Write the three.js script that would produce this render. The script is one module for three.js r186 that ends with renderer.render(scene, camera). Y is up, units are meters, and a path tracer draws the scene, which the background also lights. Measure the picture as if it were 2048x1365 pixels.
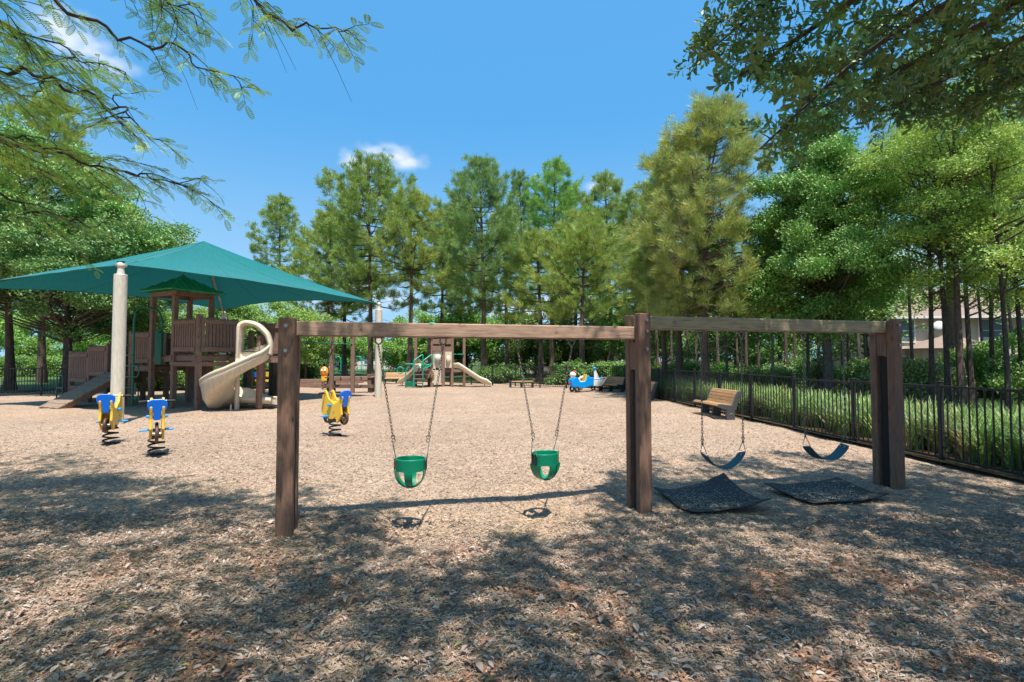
import * as THREE from 'three';
import { mergeGeometries } from 'three/addons/utils/BufferGeometryUtils.js';
import { createNoise2D, createNoise3D } from 'simplex-noise';

// ---------------------------------------------------------------- camera, sky, sun, exposure
const scene = new THREE.Scene();
const renderer = new THREE.WebGLRenderer({ antialias: true });
renderer.setSize(1024, 682);
renderer.toneMapping = THREE.LinearToneMapping;
renderer.toneMappingExposure = 2.05;
renderer.shadowMap.enabled = true;

const camera = new THREE.PerspectiveCamera(67.57, 1024 / 682, 0.1, 900);
camera.position.set(0, 1.62, 0);
camera.rotation.x = 0.0358;
scene.add(camera);

function rng(seed) {
  let a = seed >>> 0;
  return () => { a = (a + 0x6D2B79F5) | 0; let t = Math.imul(a ^ (a >>> 15), 1 | a); t = (t + Math.imul(t ^ (t >>> 7), 61 | t)) ^ t; return ((t ^ (t >>> 14)) >>> 0) / 4294967296; };
}
const noise2 = createNoise2D(rng(11)), noise3 = createNoise3D(rng(12));
const fbm3 = (x, y, z) => noise3(x, y, z) * 0.55 + noise3(x * 2.1, y * 2.1, z * 2.1) * 0.28 + noise3(x * 4.3, y * 4.3, z * 4.3) * 0.17;
const clamp = (v, a, b) => Math.max(a, Math.min(b, v));
const mix = (a, b, t) => a + (b - a) * t;
const smooth = (a, b, x) => { const t = clamp((x - a) / (b - a), 0, 1); return t * t * (3 - 2 * t); };

const SUN = new THREE.Vector3(0.125, 1, 0.36).normalize();
{
  const W = 2048, Hh = 1024, data = new Float32Array(W * Hh * 4);
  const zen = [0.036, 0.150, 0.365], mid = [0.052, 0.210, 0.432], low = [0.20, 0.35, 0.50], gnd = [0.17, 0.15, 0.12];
  // small fair-weather clouds: azimuth (rad, 0 = straight ahead), elevation, half width, half height
  const puffs = [[-0.245, 0.375, 0.060, 0.020], [-0.285, 0.355, 0.03, 0.016], [-0.205, 0.365, 0.035, 0.012], [-0.69, 0.435, 0.045, 0.024], [-0.73, 0.455, 0.04, 0.03], [0.175, 0.325, 0.035, 0.014], [-0.31, 0.36, 0.02, 0.02], [0.62, 0.14, 0.12, 0.05], [0.9, 0.17, 0.11, 0.05],
    [-0.3, 0.12, 0.10, 0.03], [0.05, 0.10, 0.12, 0.03], [1.9, 0.4, 0.12, 0.04], [2.6, 0.3, 0.14, 0.05], [-1.8, 0.35, 0.12, 0.04], [-2.5, 0.5, 0.1, 0.04], [3.0, 0.6, 0.1, 0.05]];
  for (let j = 0; j < Hh; j++) {
    const el = ((j + 0.5) / Hh - 0.5) * Math.PI;
    for (let i = 0; i < W; i++) {
      const az = ((i + 0.5) / W) * 2 * Math.PI - Math.PI;             // equirect: u = atan2(z, x) / 2pi + 0.5
      const x = Math.cos(el) * Math.cos(az), z = Math.cos(el) * Math.sin(az), y = Math.sin(el);
      let c;
      if (el > 0) {
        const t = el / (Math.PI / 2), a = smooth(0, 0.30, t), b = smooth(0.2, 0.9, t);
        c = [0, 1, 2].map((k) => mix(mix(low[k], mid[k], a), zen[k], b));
        const ga = Math.acos(clamp(x * SUN.x + y * SUN.y + z * SUN.z, -1, 1)), au = 0.75 * Math.exp(-ga / 0.16) + 0.20 * Math.exp(-ga / 0.42);   // forward scatter round the sun, out of view, added to whiten the blue shade
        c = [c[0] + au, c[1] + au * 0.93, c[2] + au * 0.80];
        const A = Math.atan2(x, -z);
        let d = 0;
        for (const [ca, ce, wa, we] of puffs) {
          let da = A - ca; if (da > Math.PI) da -= 2 * Math.PI; if (da < -Math.PI) da += 2 * Math.PI;
          const q = (da / wa) ** 2 + ((el - ce) / we) ** 2;
          if (q < 6) d = Math.max(d, Math.exp(-q * 1.1) * (0.62 + 0.75 * fbm3(x * 22, y * 40, z * 22)));
        }
        d = clamp(d * 1.25 - 0.12, 0, 0.85);
        c = [mix(c[0], 0.47, d), mix(c[1], 0.50, d), mix(c[2], 0.555, d)];
      } else { const t = smooth(-0.12, 0, el); c = [0, 1, 2].map((k) => mix(gnd[k], low[k], t)); }
      const o = (j * W + i) * 4; data[o] = c[0]; data[o + 1] = c[1]; data[o + 2] = c[2]; data[o + 3] = 1;
    }
  }
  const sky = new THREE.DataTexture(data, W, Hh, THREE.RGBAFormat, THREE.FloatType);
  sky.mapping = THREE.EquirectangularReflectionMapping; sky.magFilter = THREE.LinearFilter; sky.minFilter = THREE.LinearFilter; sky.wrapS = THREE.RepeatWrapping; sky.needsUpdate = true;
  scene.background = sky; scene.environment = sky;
}
const sun = new THREE.DirectionalLight(new THREE.Color().setRGB(1.0, 0.945, 0.86), 4.2);
sun.position.copy(SUN).multiplyScalar(60); sun.target.position.set(0, 0, -12); sun.position.add(sun.target.position);
sun.castShadow = true; sun.shadow.mapSize.set(4096, 4096);
Object.assign(sun.shadow.camera, { left: -45, right: 45, top: 45, bottom: -45, near: 1, far: 140 });
scene.add(sun, sun.target);

// ---------------------------------------------------------------- helpers
const C = (r, g, b) => new THREE.Color().setRGB(r, g, b);
const M = (color, roughness = 0.8, more = {}) => new THREE.MeshStandardMaterial({ color: C(...color), roughness, metalness: 0, side: THREE.DoubleSide, ...more });
const taken = {};
function numbered(name) { const n = taken[name] = (taken[name] ?? -1) + 1; return n ? `${name}_${String(n).padStart(3, '0')}` : name; }
function tag(o, label, category, group, kind) {
  o.userData = { ...o.userData, ...(label && { label }), ...(category && { category }), ...(group && { group }), ...(kind && { kind }) };
  return o;
}
function thing(name, label, category, [x, y, z] = [0, 0, 0], turn = 0, group) {
  const o = new THREE.Group(); o.name = numbered(name); scene.add(o); o.position.set(x, y, z); o.rotation.y = turn;
  return tag(o, label, category, group);
}
function mesh(name, geo, material, parent, pos, rot) {
  const m = new THREE.Mesh(geo, material); m.name = name; m.castShadow = m.receiveShadow = true;
  if (pos) m.position.set(...pos);
  if (rot) m.rotation.set(...rot);
  parent.add(m); return m;
}
function structure(name, geo, material) { const m = mesh(numbered(name), geo, material, scene); m.userData.kind = 'structure'; return m; }
function instanced(name, geo, material, mats, cols, parent = scene) {
  const im = new THREE.InstancedMesh(geo, material, mats.length); im.name = name; im.castShadow = im.receiveShadow = true;
  for (let i = 0; i < mats.length; i++) { im.setMatrixAt(i, mats[i]); if (cols) im.setColorAt(i, cols[i]); }
  im.userData.kind = 'stuff'; parent.add(im); return im;
}
// a box with chamfered edges; uv in metres, u along the grain (longest side); shift moves the grain
const boxCache = new Map();
function cbox(w, h, d, c = 0.006, shift = 0) {
  const key = [w, h, d, c, shift].map((v) => v.toFixed(4)).join();
  if (boxCache.has(key)) return boxCache.get(key);
  c = Math.min(c, w * 0.3, h * 0.3, d * 0.3);
  const s = [w / 2, h / 2, d / 2], pos = [], nor = [], uv = [];
  const ga = s[0] >= s[1] && s[0] >= s[2] ? 0 : s[1] >= s[2] ? 1 : 2, o1 = (ga + 1) % 3, o2 = (ga + 2) % 3;
  const P = (sx, sy, sz, axis) => { const v = [sx * (s[0] - c), sy * (s[1] - c), sz * (s[2] - c)]; v[axis] = [sx, sy, sz][axis] * s[axis]; return v; };
  const tri = (a, b, e) => {
    const A = new THREE.Vector3(...a), n = new THREE.Vector3(...b).sub(A).cross(new THREE.Vector3(...e).sub(A));
    const m = new THREE.Vector3().addVectors(A, new THREE.Vector3(...b)).add(new THREE.Vector3(...e));
    if (n.dot(m) < 0) { [b, e] = [e, b]; n.negate(); }
    n.normalize();
    for (const p of [a, b, e]) { pos.push(...p); nor.push(n.x, n.y, n.z); uv.push(p[ga] + shift, p[o1] + p[o2] + shift * 0.37); }
  };
  const quad = (a, b, e, f) => { tri(a, b, e); tri(a, e, f); };
  for (let ax = 0; ax < 3; ax++) for (const sg of [-1, 1]) {
    const q = [[-1, -1], [1, -1], [1, 1], [-1, 1]].map(([p, r]) => { const v = [0, 0, 0]; v[ax] = sg; v[(ax + 1) % 3] = p; v[(ax + 2) % 3] = r; return P(...v, ax); });
    quad(...q);
  }
  for (let ax = 0; ax < 3; ax++) { const a = (ax + 1) % 3, b = (ax + 2) % 3; for (const sa of [-1, 1]) for (const sb of [-1, 1]) {
    const v0 = [0, 0, 0], v1 = [0, 0, 0]; v0[ax] = -1; v1[ax] = 1; v0[a] = v1[a] = sa; v0[b] = v1[b] = sb;
    quad(P(...v0, a), P(...v1, a), P(...v1, b), P(...v0, b));
  } }
  for (const x of [-1, 1]) for (const y of [-1, 1]) for (const z of [-1, 1]) tri(P(x, y, z, 0), P(x, y, z, 1), P(x, y, z, 2));
  const g = new THREE.BufferGeometry();
  g.setAttribute('position', new THREE.Float32BufferAttribute(pos, 3)); g.setAttribute('normal', new THREE.Float32BufferAttribute(nor, 3)); g.setAttribute('uv', new THREE.Float32BufferAttribute(uv, 2));
  boxCache.set(key, g); return g;
}
const V = (x, y, z) => new THREE.Vector3(x, y, z);
// a tapered tube through points; uv in metres
function tube(pts, radii, sides = 6, cap = true) {
  const n = pts.length, pos = [], uv = [], idx = [], X = V(0, 0, 0), Y = V(0, 0, 0); const ref = V(0.31, 0.17, 0.93); let len = 0;
  for (let i = 0; i < n; i++) {
    const t = V(0, 0, 0).subVectors(pts[Math.min(n - 1, i + 1)], pts[Math.max(0, i - 1)]).normalize();
    if (i) len += pts[i].distanceTo(pts[i - 1]);
    if (i === 0) { X.crossVectors(ref, t); if (X.lengthSq() < 1e-4) X.crossVectors(V(1, 0, 0), t); } else X.addScaledVector(t, -X.dot(t));
    X.normalize(); Y.crossVectors(t, X);
    const r = Array.isArray(radii) ? radii[i] : radii;
    for (let k = 0; k <= sides; k++) { const a = (k / sides) * 2 * Math.PI; const p = pts[i]; pos.push(p.x + (X.x * Math.cos(a) + Y.x * Math.sin(a)) * r, p.y + (X.y * Math.cos(a) + Y.y * Math.sin(a)) * r, p.z + (X.z * Math.cos(a) + Y.z * Math.sin(a)) * r); uv.push((k / sides) * 2 * Math.PI * r, len); }
  }
  const w = sides + 1;
  for (let i = 0; i < n - 1; i++) for (let k = 0; k < sides; k++) { const a = i * w + k; idx.push(a, a + 1, a + w, a + 1, a + w + 1, a + w); }
  if (cap) for (const [i, f] of [[0, 1], [n - 1, 0]]) for (let k = 1; k < sides - 1; k++) { const a = i * w; f ? idx.push(a, a + k + 1, a + k) : idx.push(a, a + k, a + k + 1); }
  const g = new THREE.BufferGeometry();
  g.setAttribute('position', new THREE.Float32BufferAttribute(pos, 3)); g.setAttribute('uv', new THREE.Float32BufferAttribute(uv, 2)); g.setIndex(idx); g.computeVertexNormals();
  return g;
}
const curve = (pts, n = 24, closed = false) => new THREE.CatmullRomCurve3(pts.map((p) => V(...p)), closed, 'catmullrom', 0.4).getPoints(n);
const bent = (pts, r, n = 24, sides = 7) => tube(curve(pts, n), r, sides);
function polyline(pts, r, corner = 0.06, sides = 7) {                 // a pipe with rounded bends
  const out = [], v = pts.map((p) => V(...p));
  v.forEach((p, i) => {
    if (i === 0 || i === v.length - 1) { out.push(p); return; }
    const a = V(0, 0, 0).subVectors(v[i - 1], p), b = V(0, 0, 0).subVectors(v[i + 1], p), c = Math.min(corner, a.length() * 0.45, b.length() * 0.45);
    const A = p.clone().addScaledVector(a.normalize(), c), B = p.clone().addScaledVector(b.normalize(), c);
    for (let k = 0; k <= 4; k++) { const t = k / 4; out.push(V(0, 0, 0).addScaledVector(A, (1 - t) * (1 - t)).addScaledVector(p, 2 * t * (1 - t)).addScaledVector(B, t * t)); }
  });
  return tube(out, r, sides);
}
const cyl = (r0, r1, h, seg = 16) => new THREE.CylinderGeometry(r0, r1, h, seg);
function extrude(points, depth, bevel = 0.006) {                      // side outline in xy, thickness along z (centred)
  const g = new THREE.ExtrudeGeometry(new THREE.Shape(points.map(([x, y]) => new THREE.Vector2(x, y))), { depth: depth - bevel * 2, bevelEnabled: true, bevelSize: bevel, bevelThickness: bevel, bevelSegments: 1, curveSegments: 6 });
  g.translate(0, 0, -depth / 2 + bevel); return g;
}
const smoothOutline = (pts, n = 40) => new THREE.SplineCurve(pts.map(([x, y]) => new THREE.Vector2(x, y)).concat([new THREE.Vector2(...pts[0])])).getPoints(n).slice(0, -1).map((p) => [p.x, p.y]);

// ---------------------------------------------------------------- textures
function dataTex(w, h, fn, srgb, rep = [1, 1]) {
  const d = new Uint8Array(w * h * 4);
  for (let j = 0; j < h; j++) for (let i = 0; i < w; i++) { const c = fn(i / w, j / h, i, j); const o = (j * w + i) * 4; d[o] = clamp(c[0], 0, 1) * 255; d[o + 1] = clamp(c[1], 0, 1) * 255; d[o + 2] = clamp(c[2], 0, 1) * 255; d[o + 3] = 255; }
  const t = new THREE.DataTexture(d, w, h); t.wrapS = t.wrapT = THREE.RepeatWrapping; t.magFilter = THREE.LinearFilter; t.minFilter = THREE.LinearMipmapLinearFilter; t.generateMipmaps = true;
  if (srgb) t.colorSpace = THREE.SRGBColorSpace;
  t.repeat.set(...rep); t.needsUpdate = true; return t;
}
const wrapN = (u, v, fu, fv, k) => {                                    // tileable noise on a torus
  const a = u * 2 * Math.PI, b = v * 2 * Math.PI;
  return noise3(Math.cos(a) * fu + k, Math.sin(a) * fu + Math.cos(b) * fv * 0.7, Math.sin(b) * fv + k * 1.7);
};
// weathered timber: fine streaks along u, checks and a few knots
const woodFn = (u, v) => {
  const wob = wrapN(u, v, 0.6, 1.1, 3) * 0.03;
  const s1 = wrapN(u, v + wob, 0.5, 9, 1), s2 = wrapN(u, v + wob * 2, 1.3, 26, 5), s3 = wrapN(u, v, 5, 40, 8), pa = wrapN(u, v, 1.6, 1.6, 13);
  const crack = Math.max(0, wrapN(u, v + wob, 1.1, 15, 21) - 0.62) * 2.2 * smooth(-0.1, 0.4, wrapN(u, v, 2, 3, 31));
  let kn = 0; for (const [ku, kv, kr] of [[0.13, 0.22, 0.010], [0.37, 0.71, 0.013], [0.58, 0.35, 0.009], [0.81, 0.86, 0.012], [0.92, 0.48, 0.008]]) { const q = ((u - ku) / kr) ** 2 + ((v - kv) / (kr * 2.6)) ** 2; kn = Math.max(kn, Math.exp(-q * 0.9) * (0.7 + 0.3 * Math.cos(Math.sqrt(q) * 7))); }
  return { tone: -kn * 0.42 + 0.92 + s1 * 0.09 + s2 * 0.07 + s3 * 0.05 + pa * 0.09 - crack * 0.55, pa, h: 0.6 + s2 * 0.16 + s3 * 0.12 - crack * 0.8 };
};
const woodMap = dataTex(1024, 512, (u, v) => { const w = woodFn(u, v); return [w.tone, w.tone * (0.985 - w.pa * 0.02), w.tone * (0.97 - w.pa * 0.035)]; }, true, [0.5, 2]);
const woodBump = dataTex(1024, 512, (u, v) => { const h = woodFn(u, v).h; return [h, h, h]; }, false, [0.5, 2]);
const wood = (c, r = 0.82) => M(c, r, { map: woodMap, bumpMap: woodBump, bumpScale: 0.0025 });
const barkMapFn = (u, v) => {
  const p = wrapN(u, v, 3.5, 1.6, 2), q = wrapN(u, v, 9, 4.5, 6), f = wrapN(u, v, 22, 16, 9), g = Math.abs(wrapN(u, v, 5.5, 1.5, 15));
  const groove = 1 - smooth(0.0, 0.17, g); return { t: 0.72 + p * 0.15 + q * 0.12 + f * 0.1 - groove * 0.34, h: 0.65 + q * 0.15 + f * 0.1 - groove * 0.5, p };
};
const barkMap = dataTex(512, 512, (u, v) => { const b = barkMapFn(u, v); return [b.t, b.t * (0.98 - b.p * 0.04), b.t * (0.96 - b.p * 0.06)]; }, true, [1.4, 0.8]);
const barkBump = dataTex(512, 512, (u, v) => { const h = barkMapFn(u, v).h; return [h, h, h]; }, false, [1.4, 0.8]);
const bark = (c) => M(c, 0.95, { map: barkMap, bumpMap: barkBump, bumpScale: 0.03 });
const speckMap = dataTex(512, 512, (u, v, i, j) => { const t = 0.93 + wrapN(u, v, 3, 3, 2) * 0.05 + wrapN(u, v, 25, 25, 4) * 0.05; return [t, t, t]; }, true, [1, 1]);
const clothFn = (u, v) => 0.90 + wrapN(u, v, 2, 2, 3) * 0.05 + 0.06 * Math.sin(u * 2 * Math.PI * 128) * Math.sin(v * 2 * Math.PI * 128) + wrapN(u, v, 1, 14, 7) * 0.025;
const clothMap = dataTex(512, 512, (u, v) => { const t = clothFn(u, v); return [t, t, t]; }, true, [1, 1]);

const MAT = {
  post: wood([0.215, 0.122, 0.083]), beam: wood([0.415, 0.275, 0.195]), beamPale: wood([0.37, 0.315, 0.20]), deck: wood([0.25, 0.155, 0.115]), deckDark: wood([0.17, 0.11, 0.085]), plank: wood([0.28, 0.21, 0.155]),
  bench: wood([0.46, 0.27, 0.125], 0.6), benchDark: M([0.055, 0.057, 0.062], 0.6), steel: M([0.32, 0.30, 0.28], 0.42, { metalness: 0.8 }), galv: M([0.36, 0.34, 0.32], 0.45, { metalness: 0.85 }), chain: M([0.20, 0.175, 0.15], 0.5, { metalness: 0.7 }),
  black: M([0.009, 0.010, 0.011], 0.68), rubber: M([0.05, 0.050, 0.050], 0.85, { map: speckMap }), belt: M([0.014, 0.085, 0.108], 0.55), green: M([0.0, 0.19, 0.095], 0.36), pipe: M([0.0, 0.135, 0.075], 0.35), pipeBright: M([0.0, 0.30, 0.19], 0.35),
  cream: M([0.66, 0.57, 0.42], 0.38, { map: speckMap }), post2: M([0.62, 0.57, 0.46], 0.4, { map: speckMap }), yellow: M([0.70, 0.43, 0.035], 0.4), blue: M([0.0, 0.135, 0.62], 0.34), blueL: M([0.0, 0.26, 0.70], 0.34), white: M([0.72, 0.72, 0.70], 0.4), red: M([0.5, 0.06, 0.04], 0.4), orange: M([0.75, 0.25, 0.03], 0.4),
  brown: M([0.07, 0.035, 0.02], 0.5), roofGreen: M([0.05, 0.44, 0.17], 0.4, { map: speckMap }),
  pineBark: bark([0.29, 0.205, 0.16]), greyBark: bark([0.34, 0.29, 0.245]), darkBark: bark([0.20, 0.16, 0.13]), twig: M([0.085, 0.06, 0.045], 0.9),
};

// ---------------------------------------------------------------- ground
const hollows = [[-1.0, -5.05, 0.75, 0.10], [0.28, -5.4, 0.75, 0.10], [2.3, -5.95, 0.8, 0.05], [3.8, -6.3, 0.8, 0.05], [-8.0, -17.4, 0.9, 0.05]];
function groundY(x, z) {
  let y = noise2(x * 0.35, z * 0.35) * 0.03 + noise2(x * 1.1 + 40, z * 1.1) * 0.014 + noise2(x * 3.3, z * 3.3 + 9) * 0.006;
  for (const [hx, hz, r, d] of hollows) y -= d * Math.exp(-((x - hx) ** 2 + (z - hz) ** 2) / (r * r));
  return y * smooth(60, 30, Math.hypot(x, z));
}
// how much brown leaf litter lies on the pale chips (blown together under the near trees)
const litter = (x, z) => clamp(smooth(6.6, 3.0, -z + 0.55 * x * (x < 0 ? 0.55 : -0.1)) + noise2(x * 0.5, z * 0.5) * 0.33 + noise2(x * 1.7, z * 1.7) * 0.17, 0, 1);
{
  const cv = document.createElement('canvas'); cv.width = cv.height = 1024; const g = cv.getContext('2d'), r = rng(5);
  g.fillStyle = 'rgb(168,142,120)'; g.fillRect(0, 0, 1024, 1024);
  for (let k = 0; k < 26000; k++) {
    const x = r() * 1024, y = r() * 1024, a = r() * Math.PI, l = 5 + r() * 13, w = 1.5 + r() * 3, t = r();
    const b = 0.62 + 0.55 * Math.pow(r(), 0.8), col = t < 0.6 ? [184, 155, 130] : t < 0.82 ? [196, 174, 150] : t < 0.93 ? [150, 112, 88] : [120, 104, 92];
    g.strokeStyle = `rgb(${col.map((c) => Math.min(255, Math.round(c * b))).join()})`; g.lineWidth = w;
    for (const ox of x < 20 ? [0, 1024] : x > 1004 ? [0, -1024] : [0]) for (const oy of y < 20 ? [0, 1024] : y > 1004 ? [0, -1024] : [0]) { g.beginPath(); g.moveTo(x + ox - Math.cos(a) * l, y + oy - Math.sin(a) * l); g.lineTo(x + ox + Math.cos(a) * l, y + oy + Math.sin(a) * l); g.stroke(); }
  }
  const tex = new THREE.CanvasTexture(cv); tex.colorSpace = THREE.SRGBColorSpace; tex.wrapS = tex.wrapT = THREE.RepeatWrapping; tex.repeat.set(0.42, 0.42);
  const bump = new THREE.CanvasTexture(cv); bump.wrapS = bump.wrapT = THREE.RepeatWrapping; bump.repeat.set(0.42, 0.42);
  const NX = 300, NZ = 320, pos = [], uv = [], col = [], idx = [], k = 6;
  for (let j = 0; j <= NZ; j++) for (let i = 0; i <= NX; i++) {
    const sx = (i / NX) * 2 - 1, sz = (j / NZ) * 2 - 1;
    const x = 260 * Math.sinh(k * sx) / Math.sinh(k), z = -6 + 320 * Math.sinh(k * sz) / Math.sinh(k);
    pos.push(x, groundY(x, z), z); uv.push(x, -z);
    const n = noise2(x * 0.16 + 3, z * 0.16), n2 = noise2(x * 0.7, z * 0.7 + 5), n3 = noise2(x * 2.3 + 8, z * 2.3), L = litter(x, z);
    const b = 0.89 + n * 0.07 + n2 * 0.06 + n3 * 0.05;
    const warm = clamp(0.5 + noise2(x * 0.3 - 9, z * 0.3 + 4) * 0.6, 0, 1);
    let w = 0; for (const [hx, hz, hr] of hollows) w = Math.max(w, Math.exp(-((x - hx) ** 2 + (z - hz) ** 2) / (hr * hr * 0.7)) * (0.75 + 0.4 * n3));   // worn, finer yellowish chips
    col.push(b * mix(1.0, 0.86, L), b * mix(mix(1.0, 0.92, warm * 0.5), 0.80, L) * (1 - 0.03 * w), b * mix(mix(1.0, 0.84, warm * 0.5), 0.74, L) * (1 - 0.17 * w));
  }
  for (let j = 0; j < NZ; j++) for (let i = 0; i < NX; i++) { const a = j * (NX + 1) + i, b = a + 1, c = a + NX + 1, d = c + 1; idx.push(a, c, b, b, c, d); }
  const geo = new THREE.BufferGeometry();
  geo.setAttribute('position', new THREE.Float32BufferAttribute(pos, 3)); geo.setAttribute('uv', new THREE.Float32BufferAttribute(uv, 2)); geo.setAttribute('color', new THREE.Float32BufferAttribute(col, 3)); geo.setIndex(idx); geo.computeVertexNormals();
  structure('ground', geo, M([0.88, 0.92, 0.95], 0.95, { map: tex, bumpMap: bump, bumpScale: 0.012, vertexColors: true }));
}
{ // loose wood chips and dead leaves, real pieces in the foreground
  const r = rng(77), chipG = new THREE.BufferGeometry();
  { // a splinter: flat, tapered, slightly bent (10 faces)
    const p = [[-0.5, 0, -0.10], [-0.45, 0, 0.12], [0.05, 0.07, -0.17], [0.02, 0.07, 0.15], [0.5, 0, -0.03], [0.46, 0, 0.08], [0, -0.06, 0]], f = [[0, 1, 2], [1, 3, 2], [2, 3, 4], [3, 5, 4], [0, 2, 6], [2, 4, 6], [1, 6, 3], [3, 6, 5]];
    chipG.setAttribute('position', new THREE.Float32BufferAttribute(f.flat().flatMap((i) => p[i]), 3)); chipG.computeVertexNormals();
  }
  const leafG = new THREE.BufferGeometry();
  { // a dry oval leaf folded along its midrib and curled
    const L = [0, 0.18, 0.5, 0.8, 1], w = [0.015, 0.16, 0.23, 0.15, 0.0], v = [], cup = (t) => 0.13 * Math.sin(t * 2.6);
    for (let i = 0; i < 4; i++) for (const s of [-1, 1]) {
      const a = [L[i] - 0.5, cup(L[i]), 0], b = [L[i + 1] - 0.5, cup(L[i + 1]), 0], c = [L[i] - 0.5, cup(L[i]) + w[i] * 0.45, s * w[i]], d = [L[i + 1] - 0.5, cup(L[i + 1]) + w[i + 1] * 0.45, s * w[i + 1]];
      v.push(...(s > 0 ? [a, c, b, b, c, d] : [a, b, c, b, d, c]).flat());
    }
    leafG.setAttribute('position', new THREE.Float32BufferAttribute(v, 3)); leafG.computeVertexNormals();
  }
  const o = new THREE.Object3D(), chips = [], cc = [], leaves = [], lc = [];
  const inView = (x, z) => Math.abs(x) < -z * 1.02 + 0.5;
  function scatter(n, d0, d1, pow, put) { for (let i = 0; i < n; i++) { const d = d0 + (d1 - d0) * Math.pow(r(), pow), x = (r() * 2 - 1) * (d * 1.04 + 0.3); put(x, -d); } }
  const chip = (x, z, s, keep = 1) => {
    if (x > 6.4 || r() > keep) return;
    for (const [hx, hz, hr] of hollows) if (r() < 0.65 * Math.exp(-((x - hx) ** 2 + (z - hz) ** 2) / (hr * hr * 0.6))) return;   // kicked bare under the swings
    const L = litter(x, z);
    o.position.set(x, groundY(x, z) + 0.004 + r() * 0.012, z); o.rotation.set((r() - 0.5) * 1.0, r() * 6.283, (r() - 0.5) * 0.5, 'YXZ'); const l = s * (0.5 + r() * r() * 1.3); o.scale.set(l, l * (0.5 + r() * 0.6), l * (0.35 + r() * 0.6)); o.updateMatrix(); chips.push(o.matrix.clone());
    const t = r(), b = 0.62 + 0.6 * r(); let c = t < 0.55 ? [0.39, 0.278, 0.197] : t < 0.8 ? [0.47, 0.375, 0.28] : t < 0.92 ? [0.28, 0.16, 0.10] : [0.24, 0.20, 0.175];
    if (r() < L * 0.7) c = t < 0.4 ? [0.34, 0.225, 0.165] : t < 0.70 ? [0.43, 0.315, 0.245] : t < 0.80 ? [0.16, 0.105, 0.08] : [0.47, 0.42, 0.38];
    const red = smooth(0.25, 0.6, noise2(x * 0.75 + 31, z * 0.75 - 12) + 0.3 * noise2(x * 3, z * 3)) * smooth(5.2, 3.6, -z);   // patches of reddish bark mulch
    if (r() < red * 0.75) c = t < 0.6 ? [0.42, 0.20, 0.11] : [0.30, 0.13, 0.075];
    cc.push(C(c[0] * b, c[1] * b, c[2] * b));
  };
  scatter(165000, 1.7, 5.4, 0.85, (x, z) => chip(x, z, 0.030));
  scatter(150000, 4.4, 13, 0.8, (x, z) => chip(x, z, 0.034, smooth(13, 6, -z)));
  scatter(60000, 6, 24, 0.8, (x, z) => { if (x > -12.5) chip(x, z, 0.040, smooth(6, 11, -z) * smooth(25, 16, -z)); });
  const leaf = (x, z) => {
    if (x > 6.4 || r() > 0.10 + litter(x, z)) return;
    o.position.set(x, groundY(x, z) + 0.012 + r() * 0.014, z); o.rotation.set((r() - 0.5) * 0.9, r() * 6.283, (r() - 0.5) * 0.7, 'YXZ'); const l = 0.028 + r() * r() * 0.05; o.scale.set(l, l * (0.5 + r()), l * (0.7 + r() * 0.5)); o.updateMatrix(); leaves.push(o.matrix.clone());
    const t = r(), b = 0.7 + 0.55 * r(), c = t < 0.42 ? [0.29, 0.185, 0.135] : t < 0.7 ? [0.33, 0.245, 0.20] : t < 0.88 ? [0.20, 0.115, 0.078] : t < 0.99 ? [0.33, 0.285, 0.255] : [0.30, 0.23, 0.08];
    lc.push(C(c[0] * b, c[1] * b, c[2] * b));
  };
  scatter(9500, 1.7, 5.4, 0.9, leaf); scatter(3500, 5, 10, 0.8, leaf);
  const wc = instanced('wood_chips', chipG, M([0.93, 0.96, 0.97], 0.9), chips, cc); tag(wc, 'loose pale wood chips covering the playground floor', 'wood chips');
  const fl = instanced('fallen_leaves', leafG, M([1, 1, 1], 0.9), leaves, lc); tag(fl, 'dry brown fallen leaves scattered over the foreground chips', 'leaf litter');
}
{ // grass and forest floor beyond the fences: sheets just above the ground
  const gm = dataTex(512, 512, (u, v) => { const a = wrapN(u, v, 3, 3, 1), b = wrapN(u, v, 12, 12, 4), c = wrapN(u, v, 40, 40, 7); const t = 0.62 + a * 0.14 + b * 0.14 + c * 0.2; return [t * 0.95, t, t * 0.8]; }, true, [0.25, 0.25]);
  const fm = dataTex(512, 512, (u, v) => { const a = wrapN(u, v, 3, 3, 21), b = wrapN(u, v, 9, 14, 24), c = wrapN(u, v, 45, 30, 27), g = smooth(0.0, 0.45, a * 0.6 + b * 0.5); const t = 0.6 + b * 0.15 + c * 0.25; return [t * mix(0.86, 0.5, g), t * mix(0.62, 0.66, g), t * mix(0.45, 0.25, g)]; }, true, [0.3, 0.3]);
  function sheet(name, pts, y, material) {
    const sh = new THREE.Shape(pts.map(([x, d]) => new THREE.Vector2(x, d))); const g = new THREE.ShapeGeometry(sh); g.rotateX(-Math.PI / 2); g.translate(0, y, 0);
    return structure(name, g, material);
  }
  sheet('lawn', [[-160, 24.5], [-24, 24.5], [-24, 37.5], [-6.8, 37.2], [1.5, 34], [3, 90], [20, 300], [-250, 300], [-250, 24.5]], 0.05, M([0.16, 0.27, 0.06], 0.95, { map: gm }));
  sheet('forest_floor', [[6.75, 3.0], [250, 3], [250, 300], [20.5, 300], [3.2, 89], [1.6, 33.9], [5.75, 27.2]], 0.055, M([0.34, 0.32, 0.22], 0.95, { map: fm }));
}

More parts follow.
